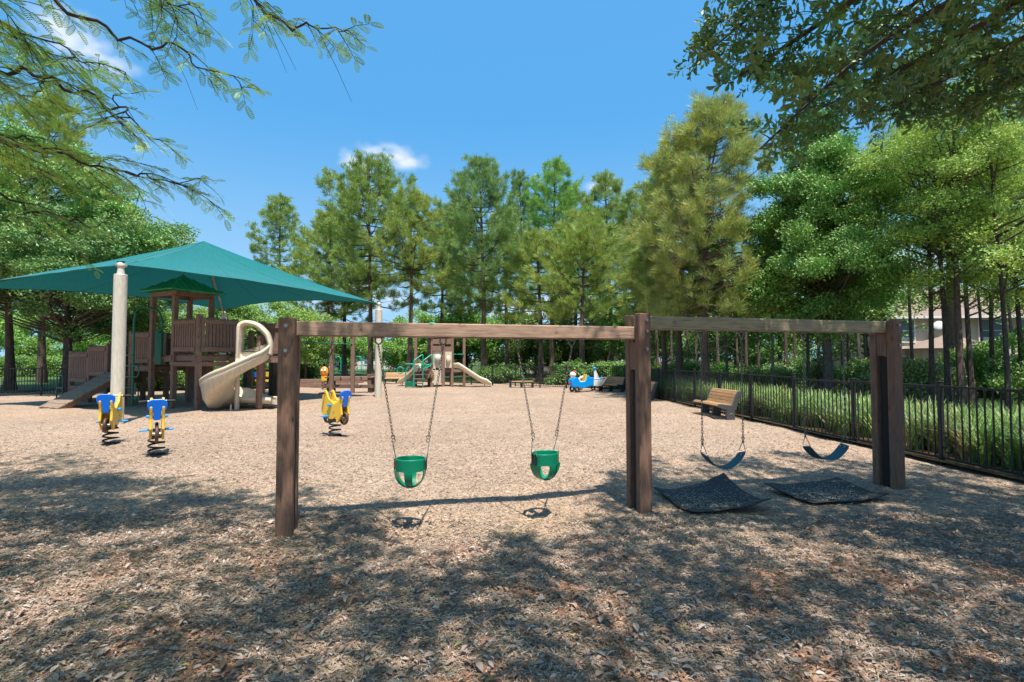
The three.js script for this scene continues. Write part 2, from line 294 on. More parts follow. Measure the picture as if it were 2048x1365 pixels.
// ---------------------------------------------------------------- swing frame
const TURN = 0.2436, UX = Math.cos(TURN), UZ = -Math.sin(TURN), NXx = Math.sin(TURN), NZz = Math.cos(TURN);
const frameAt = (s, n = 0) => [-2.09 + UX * s + NXx * n, 0, -4.74 + UZ * s + NZz * n];   // s along the beams, n towards the camera
{
  const f = thing('swing_frame', 'two-bay brown timber swing frame standing across the foreground', 'swing frame', [-2.09, 0, -4.74], TURN);
  const w = 0.145, d = 0.095, b = 0.14, zb = -d / 2 - b / 2, zr = -d - b;
  const posts = [[0, 2.005], [3.64, 2.125], [7.15, 2.12]];
  posts.forEach(([x, top], i) => {
    for (const z of [0, zr]) mesh('post', cbox(w, top + 0.4, d, 0.008, i * 1.3 + (z ? 0.6 : 0)), MAT.post, f, [x, (top - 0.4) / 2, z]);
    const hi = i === 0 ? 1.84 : i === 1 ? 1.815 : 1.955, lo = i === 0 ? 1.2 : i === 1 ? 1.5 : 1.66;
    mesh('spacer_block', cbox(w - 0.03, hi - lo - 0.004, b - 0.006, 0.005, i), MAT.post, f, [x - (i ? 0.01 : -0.005), (hi + lo) / 2, zb]);
    mesh('gap_shade_filler', cbox(w - 0.07, lo + 0.3, b - 0.05, 0.004, i), M([0.022, 0.017, 0.014], 0.95), f, [x, (lo - 0.3) / 2 - 0.004, zb]);  // added filler, near-black to paint the shadowed gap between the timbers
    const ys = i === 0 ? [1.93, 1.70] : i === 1 ? [2.05, 1.93, 1.73] : [2.05, 1.80];
    for (const y of ys) { const bo = mesh('bolt', cyl(0.016, 0.018, 0.018, 10), MAT.steel, f, [x + (i ? 0.022 : -0.005), y, d / 2 + 0.009], [Math.PI / 2, 0, 0]); mesh('washer', cyl(0.025, 0.025, 0.003, 12), MAT.chain, bo, [0, -0.0085, 0]); }
  });
  // two short rails hold the beams between the timbers
  mesh('beam', cbox(3.62, 0.142, b, 0.01, 0.3), MAT.beam, f, [1.79, 1.911, zb], [0, 0, 0]);
  mesh('beam', cbox(3.60, 0.15, b, 0.01, 2.1), MAT.beamPale, f, [5.42, 2.03, zb]).userData.label = 'weathered paler beam of the right bay';
  const hangers = [0.82, 1.457, 2.243, 2.85, 4.449, 4.995, 5.88, 6.486];
  hangers.forEach((s, i) => {
    const yb = i < 4 ? 1.84 : 1.955, h = new THREE.Group(); h.name = 'swing_hanger'; h.position.set(s, yb, zb); f.add(h);
    mesh('mounting_plate', cbox(0.11, 0.012, 0.07, 0.003), MAT.chain, h, [0, -0.007, 0]);
    mesh('pivot', tube(curve([[-0.03, -0.012, 0], [-0.03, -0.05, 0], [0, -0.072, 0], [0.03, -0.05, 0], [0.03, -0.012, 0]], 12), 0.008, 6), MAT.chain, h);
    mesh('hook', new THREE.TorusGeometry(0.016, 0.005, 6, 12), MAT.galv, h, [0, -0.088, 0], [0, Math.PI / 2, 0]);
  });
}
// ---------------------------------------------------------------- chains
const linkG = (() => { const g = new THREE.TorusGeometry(0.0105, 0.0031, 5, 12); g.scale(1, 2.05, 1); return g; })();
const eyeG = new THREE.TorusGeometry(0.018, 0.0045, 6, 14);
function chain(parent, a, b, eye = true) {
  const c = new THREE.Group(); c.name = 'chain'; parent.add(c); const A = V(...a), B = V(...b), dir = B.clone().sub(A), len = dir.length(); dir.normalize();
  const q = new THREE.Quaternion().setFromUnitVectors(V(0, -1, 0), dir), pitch = 0.0345, n = Math.floor(len / pitch);
  for (let i = 0; i <= n; i++) { const m = mesh('link', linkG, MAT.chain, c); m.position.copy(A).addScaledVector(dir, len * (i / n)); m.quaternion.copy(q); m.rotateY((i % 2) * Math.PI / 2 + 0.55); }
  if (eye) for (const k of [0, 0.038]) { const m = mesh('connector_ring', eyeG, MAT.chain, c); m.position.copy(B).addScaledVector(dir, 0.022 + k); m.quaternion.copy(q); m.rotateY(k * 10); }
  return c;
}
function swingAt(name, label, category, s, group) {
  const [x, , z] = frameAt(s, -0.1175); return thing(name, label, category, [x, 0, z], TURN, group);
}
// strap with thickness swept in a U (half ellipse a wide, b deep) in the plane of axis; width w
function uStrap(a, b, w, t, alongZ, yTop, w1 = w) {
  const N = 22, pos = [], idx = [];
  for (let i = 0; i <= N; i++) {
    const th = Math.PI * (i / N), ww = mix(w1, w, Math.sin(th)) / 2;
    for (const [rr, s] of [[0, -1], [0, 1], [t, 1], [t, -1]]) {
      const p = -Math.cos(th) * (a - rr), y = yTop - Math.pow(Math.sin(th), 0.85) * (b - rr), q = s * ww;
      pos.push(...(alongZ ? [q, y, p] : [p, y, q]));
    }
  }
  for (let i = 0; i < N; i++) for (let k = 0; k < 4; k++) { const A = i * 4 + k, B = i * 4 + (k + 1) % 4, Cc = A + 4, D = B + 4; idx.push(A, B, Cc, B, D, Cc); }
  for (const e of [0, N * 4]) idx.push(e, e + 1, e + 2, e, e + 2, e + 3);
  const g = new THREE.BufferGeometry(); g.setAttribute('position', new THREE.Float32BufferAttribute(pos, 3)); g.setIndex(idx); const ng = g.toNonIndexed(); ng.computeVertexNormals(); return ng;
}
function bucketSwing(label, s, halfTop, rimY, yaw) {
  const o = swingAt('bucket_swing', label, 'toddler swing', s, 'green bucket swings on the left beam');
  const seat = new THREE.Group(); seat.name = 'bucket_seat'; seat.position.y = rimY; seat.rotation.y = yaw; o.add(seat);
  const R = 0.147, prof = [[0.147, -0.115], [0.1505, -0.012], [0.153, 0], [0.146, 0.005], [0.139, -0.002], [0.136, -0.11], [0.141, -0.118], [0.147, -0.115]].map(([x, y]) => new THREE.Vector2(x, y));
  const band = new THREE.LatheGeometry(prof, 40); band.scale(1, 1, 0.86); mesh('seat_band', band, MAT.green, seat);
  mesh('crotch_strap', uStrap(0.127, 0.175, 0.062, 0.012, true, -0.108, 0.085), MAT.green, seat);
  mesh('side_strap', uStrap(0.146, 0.178, 0.085, 0.012, false, -0.108, 0.16), MAT.green, seat);
  for (const sx of [-1, 1]) {
    mesh('steel_insert', cbox(0.006, 0.115, 0.03, 0.002), MAT.black, seat, [sx * 0.1545, -0.055, 0.03]);
    mesh('steel_insert', cbox(0.006, 0.115, 0.03, 0.002), MAT.black, seat, [sx * 0.1545, -0.055, -0.03]);
  }
  const yc = rimY + 0.235, cy = Math.cos(yaw), sy = Math.sin(yaw);
  for (const sx of [-1, 1]) {
    const ax = sx * (0.155 + (halfTop - 0.155) * 0.16);
    const foot = (z) => { const lx = sx * 0.154; return [lx * cy + z * sy, rimY - 0.02, -lx * sy + z * cy]; };
    mesh('hanger_wire', tube([V(...foot(0.045)), V(ax * cy, yc - 0.065, -ax * sy), V(...foot(-0.045))], 0.0042, 6), MAT.steel, o);
    const yt = 1.84 - 0.105, top = [sx * halfTop, yt, 0];
    chain(o, top, [ax * cy, yc, -ax * sy]);
  }
  return o;
}
bucketSwing('left green bucket swing, nearer the shade canopy', 1.14, 0.318, 0.632, -0.23);
bucketSwing('right green bucket swing, twisted, nearest the middle post', 2.547, 0.303, 0.626, 0.42);
function beltSwing(label, s, half, endY, sag, skew) {
  const o = swingAt('belt_swing', label, 'belt swing', s, 'blue belt swings on the right beam');
  const N = 26, pos = [], idx = [], hw = 0.075, t = 0.008, a = half - 0.015;
  for (let i = 0; i <= N; i++) {
    const u = (i / N) * 2 - 1, y = endY - sag * (1 - Math.pow(Math.abs(u), 2.1)) - 0.006, x = u * a, sl = sag * 2.1 * Math.sign(u) * Math.pow(Math.abs(u), 1.1) / a, l = Math.hypot(1, sl), nx = -sl / l, ny = 1 / l, ww = hw * (1 - 0.10 * u * u) * (Math.abs(u) > 0.96 ? 0.8 : 1), tw = skew * u;
    for (const [n, z] of [[0, -1], [0, 1], [-t, 1], [-t, -1]]) pos.push(x + nx * n, y + ny * n + tw * z * 0.02, z * ww);
  }
  for (let i = 0; i < N; i++) for (let k = 0; k < 4; k++) { const A = i * 4 + k, B = i * 4 + (k + 1) % 4; idx.push(A, B, A + 4, B, B + 4, A + 4); }
  idx.push(0, 1, 2, 0, 2, 3, N * 4, N * 4 + 2, N * 4 + 1, N * 4, N * 4 + 3, N * 4 + 2);
  const g = new THREE.BufferGeometry(); g.setAttribute('position', new THREE.Float32BufferAttribute(pos, 3)); g.setIndex(idx); const ng = g.toNonIndexed(); ng.computeVertexNormals();
  mesh('belt_seat', ng, MAT.belt, o);
  for (const sx of [-1, 1]) {
    mesh('triangle_ring', tube([V(sx * half, endY + 0.12, 0), V(sx * a, endY + 0.005, 0.058), V(sx * a, endY + 0.005, -0.058), V(sx * half, endY + 0.12, 0)], 0.0045, 6), MAT.chain, o);
    for (const z of [-0.03, 0.03]) mesh('rivet', cyl(0.008, 0.009, 0.02, 8), MAT.galv, o, [sx * (a - 0.035), endY - 0.03, z]);
    chain(o, [sx * half, 1.955 - 0.105, 0], [sx * half, endY + 0.175, 0]);
  }
  return o;
}
beltSwing('blue rubber belt swing beside the middle post', 4.722, 0.273, 0.535, 0.165, 0.6);
beltSwing('blue rubber belt swing beside the right end post', 6.183, 0.303, 0.565, 0.17, -0.4);
// ---------------------------------------------------------------- rubber mats under the belt swings
function rubberMat(label, c, lift, seed) {
  const N = 22, t = 0.015, pos = [], idx = [], r = rng(seed), top = [];
  const cx = c.reduce((a, p) => a + p[0], 0) / 4, cz = -c.reduce((a, p) => a + p[1], 0) / 4;
  for (let j = 0; j <= N; j++) for (let i = 0; i <= N; i++) {
    const u = i / N, v = j / N, w = [(1 - u) * (1 - v), u * (1 - v), u * v, (1 - u) * v];
    const x = w.reduce((a, k, n) => a + k * c[n][0], 0), z = -w.reduce((a, k, n) => a + k * c[n][1], 0);
    let y = Math.max(groundY(x, z), groundY(cx, cz) - 0.03) + 0.012; w.forEach((k, n) => { y += lift[n] * Math.pow(Math.max(0, k * 1.25 - 0.25), 1.4); });
    top.push([x - cx, y + noise2(x * 3, z * 3) * 0.006, z - cz]);
  }
  for (const p of top) pos.push(p[0], p[1] + t, p[2]);
  for (const p of top) pos.push(p[0], p[1], p[2]);
  const W = N + 1, n0 = W * W;
  for (let j = 0; j < N; j++) for (let i = 0; i < N; i++) { const a = j * W + i; idx.push(a, a + 1, a + W, a + 1, a + W + 1, a + W, n0 + a, n0 + a + W, n0 + a + 1, n0 + a + 1, n0 + a + W, n0 + a + W + 1); }
  for (let i = 0; i < N; i++) for (const [a, b] of [[i, i + 1], [N * W + i + 1, N * W + i], [(i + 1) * W, i * W], [i * W + N, (i + 1) * W + N]]) idx.push(a, n0 + a, b, b, n0 + a, n0 + b);
  const g = new THREE.BufferGeometry(); g.setAttribute('position', new THREE.Float32BufferAttribute(pos, 3)); g.setAttribute('uv', new THREE.Float32BufferAttribute(pos.filter((_, i) => i % 3 !== 1), 2)); g.setIndex(idx); g.computeVertexNormals();
  const o = thing('rubber_mat', label, 'rubber mat', [cx, 0, cz], 0, 'rubber mats under the belt swings');
  mesh('mat_sheet', g, MAT.rubber, o);
  const bits = [], o3 = new THREE.Object3D();
  for (let k = 0; k < 900; k++) { const gi = clamp(Math.round(11 + (r() + r() + r() - 1.5) * 11), 1, 21), gj = clamp(Math.round(11 + (r() + r() + r() - 1.5) * 11), 1, 21), p = top[gj * 23 + gi], q = 0.007 + r() * 0.014; o3.position.set(p[0] + (r() - 0.5) * 0.04, p[1] + t + 0.003, p[2] + (r() - 0.5) * 0.04); if (Math.abs(p[0]) > 0.46 || Math.abs(p[2]) > 0.42) continue; o3.rotation.set((r() - 0.5) * 0.5, r() * 6.28, (r() - 0.5) * 0.4); o3.scale.set(q, 0.004, q * 0.35); o3.updateMatrix(); bits.push(o3.matrix.clone()); }
  instanced('chip_crumbs', cbox(1, 1, 1, 0.2), M([0.42, 0.33, 0.25], 0.9), bits, null, o);
}
rubberMat('curled black rubber mat beside the middle swing post', [[1.76, 6.40], [1.92, 5.52], [2.84, 5.64], [2.68, 6.50]], [0.05, 0.02, 0.13, 0.20], 3);
rubberMat('black rubber mat with dusty centre near the right end post', [[3.22, 6.55], [3.40, 5.82], [4.40, 6.0], [4.28, 6.78]], [0.09, 0.02, 0.06, 0.09], 4);

// ---------------------------------------------------------------- fences
const lean = rng(66);
function fence(label, pts, step, single, group) {
  const [x0, d0] = pts[0], o = thing('metal_fence', label, 'fence', [x0, 0, -d0], 0, group), H = 1.2, merged = [];
  let carry = 0;
  for (let s = 0; s < pts.length - 1; s++) {
    const [ax, ad] = pts[s], [bx, bd] = pts[s + 1], dx = bx - ax, dz = -(bd - ad), L = Math.hypot(dx, dz), turn = Math.atan2(-dz, dx), n = Math.max(1, Math.round(L / 1.85));
    const P = (t, y) => [ax - x0 + dx * t, y, -ad + d0 + dz * t];
    for (let i = 0; i < n; i++) {
      const t0 = i / n, t1 = (i + 1) / n, gy = groundY(ax + dx * (t0 + t1) / 2, -ad + dz * (t0 + t1) / 2) + 0.02, seg = L / n;
      const po = mesh('post', cbox(0.062, H + 0.35, 0.062, 0.004), MAT.black, o, P(t0, gy + H / 2 - 0.13), [0, turn, 0]); mesh('post_cap', cbox(0.078, 0.022, 0.078, 0.008), MAT.black, po, [0, H / 2 + 0.188, 0]);
      mesh('rail', cbox(seg - 0.064, 0.036, 0.034, 0.003), MAT.black, o, P((t0 + t1) / 2, gy + H - 0.02), [0, turn, 0]);
      mesh('rail', cbox(seg - 0.064, 0.036, 0.034, 0.003), MAT.black, o, P((t0 + t1) / 2, gy + 0.075), [0, turn, 0]);
      const k = Math.round((seg - 0.06) / step);
      for (let j = 1; j < k; j++) {
        const p = P(mix(t0, t1, j / k), gy + 0.0935 + (H - 0.133) / 2), g = cbox(0.019, H - 0.135, 0.019, 0.002);
        if (single) mesh('picket', g, MAT.black, o, p, [(lean() - 0.5) * 0.012, turn, (lean() - 0.5) * 0.014]);
        else { const c = new THREE.BoxGeometry(0.019, H - 0.135, 0.019); c.rotateY(turn); c.translate(...p); merged.push(c); }
      }
    }
    if (s === pts.length - 2) mesh('post', cbox(0.062, H + 0.35, 0.062, 0.004), MAT.black, o, P(1, H / 2 - 0.11), [0, turn, 0]);
  }
  if (merged.length) mesh('pickets', mergeGeometries(merged), MAT.black, o).userData.kind = 'stuff';
  return o;
}
fence('black metal picket fence running along the right side past the bench', [[6.88, 4.2], [6.70, 8.0], [6.36, 13.6], [6.02, 21.0], [5.85, 26.2]], 0.112, true);
fence('black metal fence across the back beyond the small play tower', [[5.85, 26.4], [0.2, 30.4], [-6.8, 36.3], [-17, 37.2], [-26, 36.6]], 0.112, false);
fence('black metal fence at the far left behind the large play structure', [[-36, 21.6], [-21, 22.8], [-17.4, 23.6]], 0.112, false);

// ---------------------------------------------------------------- benches
function bench(label, [x, d], turn, len = 1.6, back = true, mtl = MAT.bench) {
  const o = thing('park_bench', label, 'bench', [x, groundY(x, -d), -d], turn, 'park benches round the playground');
  // outline (z forward, y up) of the seat and back, one board after another
  const line = back ? [[0.335, 0.335], [0.30, 0.375], [0.205, 0.372], [0.10, 0.352], [0.0, 0.338], [-0.085, 0.36], [-0.125, 0.455], [-0.155, 0.545], [-0.19, 0.635], [-0.235, 0.715], [-0.30, 0.735]] : [[0.25, 0.36], [0.10, 0.37], [-0.05, 0.37], [-0.22, 0.36]];
  for (let i = 0; i < line.length - 1; i++) {
    const [z0, y0] = line[i], [z1, y1] = line[i + 1], L = Math.hypot(z1 - z0, y1 - y0);
    mesh('slat', cbox(len - 0.06, 0.034, L - 0.007, 0.008, i * 0.41), mtl, o, [0, (y0 + y1) / 2, (z0 + z1) / 2], [Math.atan2(y0 - y1, z0 - z1) * -1, 0, 0]);
  }
  const shape = back ? [[0.35, 0.33], [0.31, 0.39], [0.2, 0.388], [0, 0.356], [-0.07, 0.37], [-0.11, 0.46], [-0.18, 0.65], [-0.23, 0.73], [-0.31, 0.755], [-0.33, 0.70], [-0.27, 0.6], [-0.2, 0.40], [-0.17, 0.24], [0, 0.23], [0.2, 0.27]] : [[0.26, 0.35], [0.26, 0.39], [-0.23, 0.39], [-0.23, 0.33]];
  const g = extrude(shape.map(([z, y]) => [z, y]), 0.05, 0.008); g.rotateY(-Math.PI / 2);
  for (const s of [-1, 1]) {
    mesh('end_frame', g, MAT.benchDark, o, [s * (len / 2), 0, 0]);
    mesh('leg', cbox(0.085, 0.42, 0.24, 0.012), MAT.benchDark, o, [s * (len / 2 - 0.02), 0.06, -0.02]);
  }
  mesh('leg', cbox(0.085, 0.40, 0.24, 0.012), MAT.benchDark, o, [0, 0.07, 0.0]);
  mesh('name_plate', cbox(0.004, 0.03, 0.075, 0.001), MAT.galv, o, [len / 2 + 0.026, 0.13, -0.02]);
  return o;
}
bench('slatted brown bench by the right fence behind the belt swings', [5.83, 14.6], -1.5, 1.55);
bench('slatted bench in shade at the back corner behind the boat rider', [5.0, 25.9], -0.95, 1.5);
bench('low backless bench in front of the grey back fence', [0.55, 29.2], 0.25, 1.35, false);
bench('bench half hidden behind the middle swing post by the fence', [5.3, 20.6], -1.5, 1.5);
bench('pale bench behind the small tower, left of its stairs', [-7.7, 34.0], 0.1, 1.5, true);

// ---------------------------------------------------------------- shade canopy
{
  const P = [[-9.91, 12.88], [-5.78, 21.83], [-14.73, 25.96], [-18.86, 17.0]], apex = V(-11.75, 6.12, -19.3), corner = (i) => V(P[i % 4][0], 4.02 + (i === 2 ? 0.1 : 0), -P[i % 4][1]);
  const o = thing('shade_canopy', 'large teal fabric shade canopy on cream steel posts', 'shade canopy', [-12.3, 0, -19.4]), off = V(12.3, 0, 19.4);
  const fabric = new THREE.MeshPhysicalMaterial({ color: C(0.010, 0.185, 0.194), roughness: 0.95, side: THREE.DoubleSide, transmission: 0.17, thickness: 0, map: clothMap, specularIntensity: 0.3 });
  for (let s = 0; s < 4; s++) {
    const A = corner(s), B = corner(s + 1), N = 26, K = 18, pos = [], uv = [], idx = [], mid = A.clone().add(B).multiplyScalar(0.5), inw = V(0, 0, 0).subVectors(apex, mid).setY(0).normalize();
    for (let j = 0; j <= K; j++) for (let i = 0; i <= N; i++) {
      const u = i / N, v = j / K, e = A.clone().lerp(B, u), sag = 4 * u * (1 - u);
      e.addScaledVector(inw, 0.62 * sag); e.y += 0.22 * sag;
      const p = e.lerp(apex, v); p.y -= 0.20 * Math.sin(Math.PI * v) * (0.4 + 0.6 * sag);
      p.y += noise2(u * 5 + s * 9, v * 4) * 0.014 + Math.sin((u - 0.5) * 46 * (1 - v * 0.6)) * 0.010 * smooth(0.72, 1, Math.abs(u - 0.5) * 2) * (1 - v);
      pos.push(p.x + off.x, p.y, p.z + off.z); uv.push(u * 9.5 * (1 - v) , v * 6);
    }
    for (let j = 0; j < K; j++) for (let i = 0; i < N; i++) { const a = j * (N + 1) + i; idx.push(a, a + 1, a + N + 1, a + 1, a + N + 2, a + N + 1); }
    const g = new THREE.BufferGeometry(); g.setAttribute('position', new THREE.Float32BufferAttribute(pos, 3)); g.setAttribute('uv', new THREE.Float32BufferAttribute(uv, 2)); g.setIndex(idx); g.computeVertexNormals();
    const f = mesh('fabric_panel', g, fabric, o);
    const hem = []; for (let i = 0; i <= N; i++) hem.push(V(pos[i * 3], pos[i * 3 + 1], pos[i * 3 + 2]));
    mesh('hem', tube(hem, 0.014, 5), M([0.008, 0.13, 0.115], 0.9), f);
    for (const k of [0.34, 0.67]) { const i0 = Math.round(k * N), line = []; for (let j = 0; j <= K - 1; j++) { const q = (j * (N + 1) + i0) * 3; line.push(V(pos[q], pos[q + 1] + 0.003, pos[q + 2])); } mesh('seam', tube(line, 0.011, 4), M([0.008, 0.12, 0.105], 0.9), f); }
  }
  const steel = MAT.post2, darkSteel = M([0.10, 0.085, 0.07], 0.6);
  for (let i = 0; i < 4; i++) {
    const c = corner(i), q = c.clone().add(off), inw = V(0, 0, 0).subVectors(apex, c).normalize(), base = V(P[i][0] + off.x, 0, -P[i][1] + off.z).addScaledVector(V(-inw.x, 0, -inw.z).normalize(), 0.06), h = 3.74;
    const po = mesh('post', cyl(0.145, 0.145, h + 0.3, 28), steel, o, [base.x, (h - 0.3) / 2, base.z]);
    mesh('post_cap', cyl(0.135, 0.148, 0.02, 28), steel, po, [0, (h + 0.3) / 2 + 0.011, 0]);
    mesh('neck', cyl(0.065, 0.09, 0.2, 14), steel, o, [base.x, h + 0.11, base.z]);
    mesh('elbow', new THREE.SphereGeometry(0.095, 14, 10), steel, o, [base.x, h + 0.25, base.z]);
    const bolt = mesh('bolt', cyl(0.035, 0.035, 0.24, 12), MAT.galv, o, [base.x, h + 0.25, base.z]); bolt.rotation.set(Math.PI / 2, 0, 0.6);
    const a = V(base.x, h + 0.21, base.z), b = apex.clone().add(off); b.y -= 0.18;
    mesh('hip_rafter', tube([a, a.clone().lerp(b, 0.5).add(V(0, -0.05, 0)), b], 0.036, 8), i === 2 ? M([0.40, 0.24, 0.15], 0.5) : M([0.02, 0.10, 0.09], 0.6), o);
    mesh('clamp', cbox(0.16, 0.03, 0.09, 0.006), MAT.black, o, [base.x, h + 0.345, base.z], [0, i * 0.8, 0]);
  }
}

// ---------------------------------------------------------------- large play structure
const pickG = [0, 1, 2].map((k) => cbox(0.092, 1, 0.03, 0.006, k * 0.7));
function railing(o, [x0, z0], [x1, z1], y0, y1, mat = MAT.deck, cap = true) {
  const dx = x1 - x0, dz = z1 - z0, L = Math.hypot(dx, dz), turn = Math.atan2(-dz, dx), p = new THREE.Group(); p.name = 'railing'; p.position.set((x0 + x1) / 2, 0, (z0 + z1) / 2); p.rotation.y = turn; o.add(p);
  const n = Math.round(L / 0.118), h = y1 - y0, r = rng(Math.round((x0 * 31 + z0 * 17 + y0 * 91) * 100) + 5000);
  for (let i = 0; i < n; i++) { const dy = (r() - 0.5) * 0.025, m = mesh('picket', pickG[i % 3], mat, p, [-L / 2 + (i + 0.5) * (L / n), (y0 + y1) / 2 + dy, 0]); m.scale.y = h; }
  mesh('rail', cbox(L + 0.06, 0.14, 0.04, 0.006, x0), mat, p, [0, y1 - 0.12, 0.037]);
  mesh('rail', cbox(L + 0.06, 0.15, 0.04, 0.006, x0 + 0.5), mat, p, [0, y0 + 0.09, 0.037]);
  return p;
}
function deckBoards(o, x0, x1, z0, z1, y, mat = MAT.deckDark) {
  const n = Math.max(1, Math.round((z1 - z0) / 0.15)), p = new THREE.Group(); p.name = 'deck'; o.add(p);
  for (let i = 0; i < n; i++) mesh('board', cbox(x1 - x0, 0.038, (z1 - z0) / n - 0.012, 0.005, i * 0.3), mat, p, [(x0 + x1) / 2, y - 0.019, z0 + (i + 0.5) * ((z1 - z0) / n)]);
  for (const z of [z0 + 0.02, z1 - 0.02]) mesh('joist', cbox(x1 - x0, 0.17, 0.045, 0.005, z), MAT.deck, p, [(x0 + x1) / 2, y - 0.13, z]);
  for (const x of [x0 + 0.02, x1 - 0.02]) mesh('joist', cbox(0.045, 0.17, z1 - z0 - 0.1, 0.005, x), MAT.deck, p, [x, y - 0.13, (z0 + z1) / 2]);
}
const PS = { x: -11.33, z: -17.1, t: -0.4545 };
{
  const o = thing('play_structure', 'large brown timber play structure with green roofed tower under the shade canopy', 'play structure', [PS.x, 0, PS.z], PS.t);
  const post = (x, z, top, m = MAT.deck) => mesh('post', cbox(0.15, top + 0.3, 0.15, 0.01, x + z), m, o, [x, (top - 0.3) / 2, z]);
  // tower
  for (const [x, z] of [[0, 0], [-1.26, 0], [0, -1.26], [-1.26, -1.26]]) post(x, z, 3.78);
  for (const [a, b, c, d] of [[-0.63, 0, 1.42, 0.10], [-0.63, -1.26, 1.42, 0.10]]) mesh('roof_beam', cbox(c, 0.15, d, 0.008), MAT.deck, o, [a, 3.86, b]);
  for (const x of [0, -1.26]) mesh('roof_beam', cbox(0.10, 0.15, 1.15, 0.008), MAT.deck, o, [x, 3.86, -0.63]);
  { // standing-seam pyramid roof: four ribbed faces with thickness
    const roof = new THREE.Group(); roof.name = 'roof'; roof.position.set(-0.63, 3.95, -0.63); o.add(roof); const R = 0.96, A = 0.60, t = 0.03;
    for (let s = 0; s < 4; s++) {
      const a = s * Math.PI / 2, rot = (x, z) => [x * Math.cos(a) + z * Math.sin(a), -x * Math.sin(a) + z * Math.cos(a)];
      const pt = (u, v, lift = 0) => { const z = R * (1 - v), x = u * R * (1 - v), [X, Z] = rot(x, z); return V(X, A * v + lift + 0.02, Z); };
      const pos = [], tri = (...p) => p.forEach((q) => pos.push(q.x, q.y, q.z));
      tri(pt(-1, 0), pt(1, 0), pt(0, 1)); tri(pt(-1, 0, -t), pt(0, 1, -t), pt(1, 0, -t)); tri(pt(-1, 0, -t), pt(1, 0, -t), pt(1, 0)); tri(pt(-1, 0, -t), pt(1, 0), pt(-1, 0));
      const g = new THREE.BufferGeometry(); g.setAttribute('position', new THREE.Float32BufferAttribute(pos, 3)); g.setAttribute('uv', new THREE.Float32BufferAttribute(pos.flatMap((_, i) => (i % 3 === 0 ? [pos[i], pos[i + 2]] : [])), 2)); g.computeVertexNormals(); mesh('roof_panel', g, MAT.roofGreen, roof);
      for (let k = -4; k <= 4; k++) { const u = k / 4.5, v1 = 1 - Math.abs(u); const X = u * R, a0 = rot(X, R), a1 = rot(X, Math.abs(u) * R); mesh('seam_rib', tube([V(a0[0], 0.045, a0[1]), V(a1[0], A * v1 + 0.045, a1[1])], 0.013, 5), MAT.roofGreen, roof); }
    }
  }
  // bays
  deckBoards(o, -1.2, -0.06, -1.26, 0, 1.75); deckBoards(o, 0.06, 1.3, -1.2, -0.02, 1.78); deckBoards(o, 1.35, 2.85, -2.3, -1.02, 1.72);
  deckBoards(o, -2.5, -1.34, -1.2, 0, 1.42); deckBoards(o, -3.9, -2.6, -1.2, 0.0, 1.16); deckBoards(o, -5.2, -4.0, -1.2, 0, 0.93); deckBoards(o, -6.6, -5.3, -1.2, 0, 0.62);
  post(1.3, 0, 3.08); post(1.3, -1.26, 3.0); post(2.88, -2.3, 2.95); post(1.4, -2.3, 3.0); post(2.92, -1.0, 2.4, MAT.deck);
  post(-2.5, 0, 2.62); post(-2.5, -1.2, 2.62); post(-4.0, 0, 2.2); post(-4.0, -1.2, 2.2); post(-5.25, 0, 2.15); post(-5.25, -1.2, 2.15); post(-6.6, 0, 1.94); post(-6.6, -1.2, 1.94);
  railing(o, [0.10, 0.05], [1.20, 0.05], 1.86, 2.96); railing(o, [1.40, -0.02], [1.40, -1.22], 1.86, 2.98);
  railing(o, [1.36, -2.36], [2.86, -2.36], 1.80, 2.92); railing(o, [0.1, -1.3], [1.25, -1.3], 1.86, 2.96);
  railing(o, [-2.44, 0.05], [-1.34, 0.05], 1.48, 2.58); railing(o, [-2.44, -1.26], [-1.34, -1.26], 1.48, 2.58);
  railing(o, [-5.18, 0.05], [-4.06, 0.05], 1.0, 2.12); railing(o, [-6.55, 0.05], [-5.32, 0.05], 0.74, 1.9); railing(o, [-5.18, -1.26], [-4.06, -1.26], 1.0, 2.1); railing(o, [-6.55, -1.26], [-5.32, -1.26], 0.74, 1.88); railing(o, [-3.9, -1.26], [-2.6, -1.26], 1.2, 2.3);
  for (const [a, b, y] of [[-0.05, 0.02, 1.66], [1.22, 0.02, 1.66]]) mesh('bracket', cbox(0.12, 0.2, 0.06, 0.006), MAT.deck, o, [a, y, b + 0.06]);
  // low shop-front and braces below the decks
  mesh('skirt_board', cbox(1.2, 0.16, 0.04, 0.006, 1), MAT.deck, o, [-6.0, 0.52, 0.08]); mesh('skirt_board', cbox(1.2, 0.14, 0.04, 0.006, 2), MAT.deck, o, [0.65, 1.46, 0.04]); mesh('skirt_board', cbox(0.04, 0.14, 1.1, 0.006, 3), MAT.deck, o, [1.34, 1.46, -0.63]);
  const box1 = mesh('climbing_wall', cbox(1.05, 1.35, 0.05, 0.006, 3), MAT.deckDark, o, [-0.62, 0.85, -1.22]);
  // ramp with overlapping planks
  { const ramp = new THREE.Group(); ramp.name = 'ramp'; o.add(ramp); const n = 9, L = Math.hypot(1.9, 1.1), an = Math.atan2(1.1, 1.9);
    for (let i = 0; i < n; i++) { const t = (i + 0.5) / n; mesh('plank', cbox(1.22 + (i % 2) * 0.03, 0.045, L / n + 0.03, 0.006, i), MAT.plank, ramp, [-3.30 + (i % 3) * 0.01, 0.03 + 1.1 * t + (i % 2) * 0.004, 2.0 - 1.9 * t], [an - 0.05, 0, 0]); }
    for (const x of [-3.86, -2.74]) mesh('stringer', cbox(0.06, 0.16, L, 0.006), MAT.deck, ramp, [x, 0.46, 1.05], [an, 0, 0]);
  }
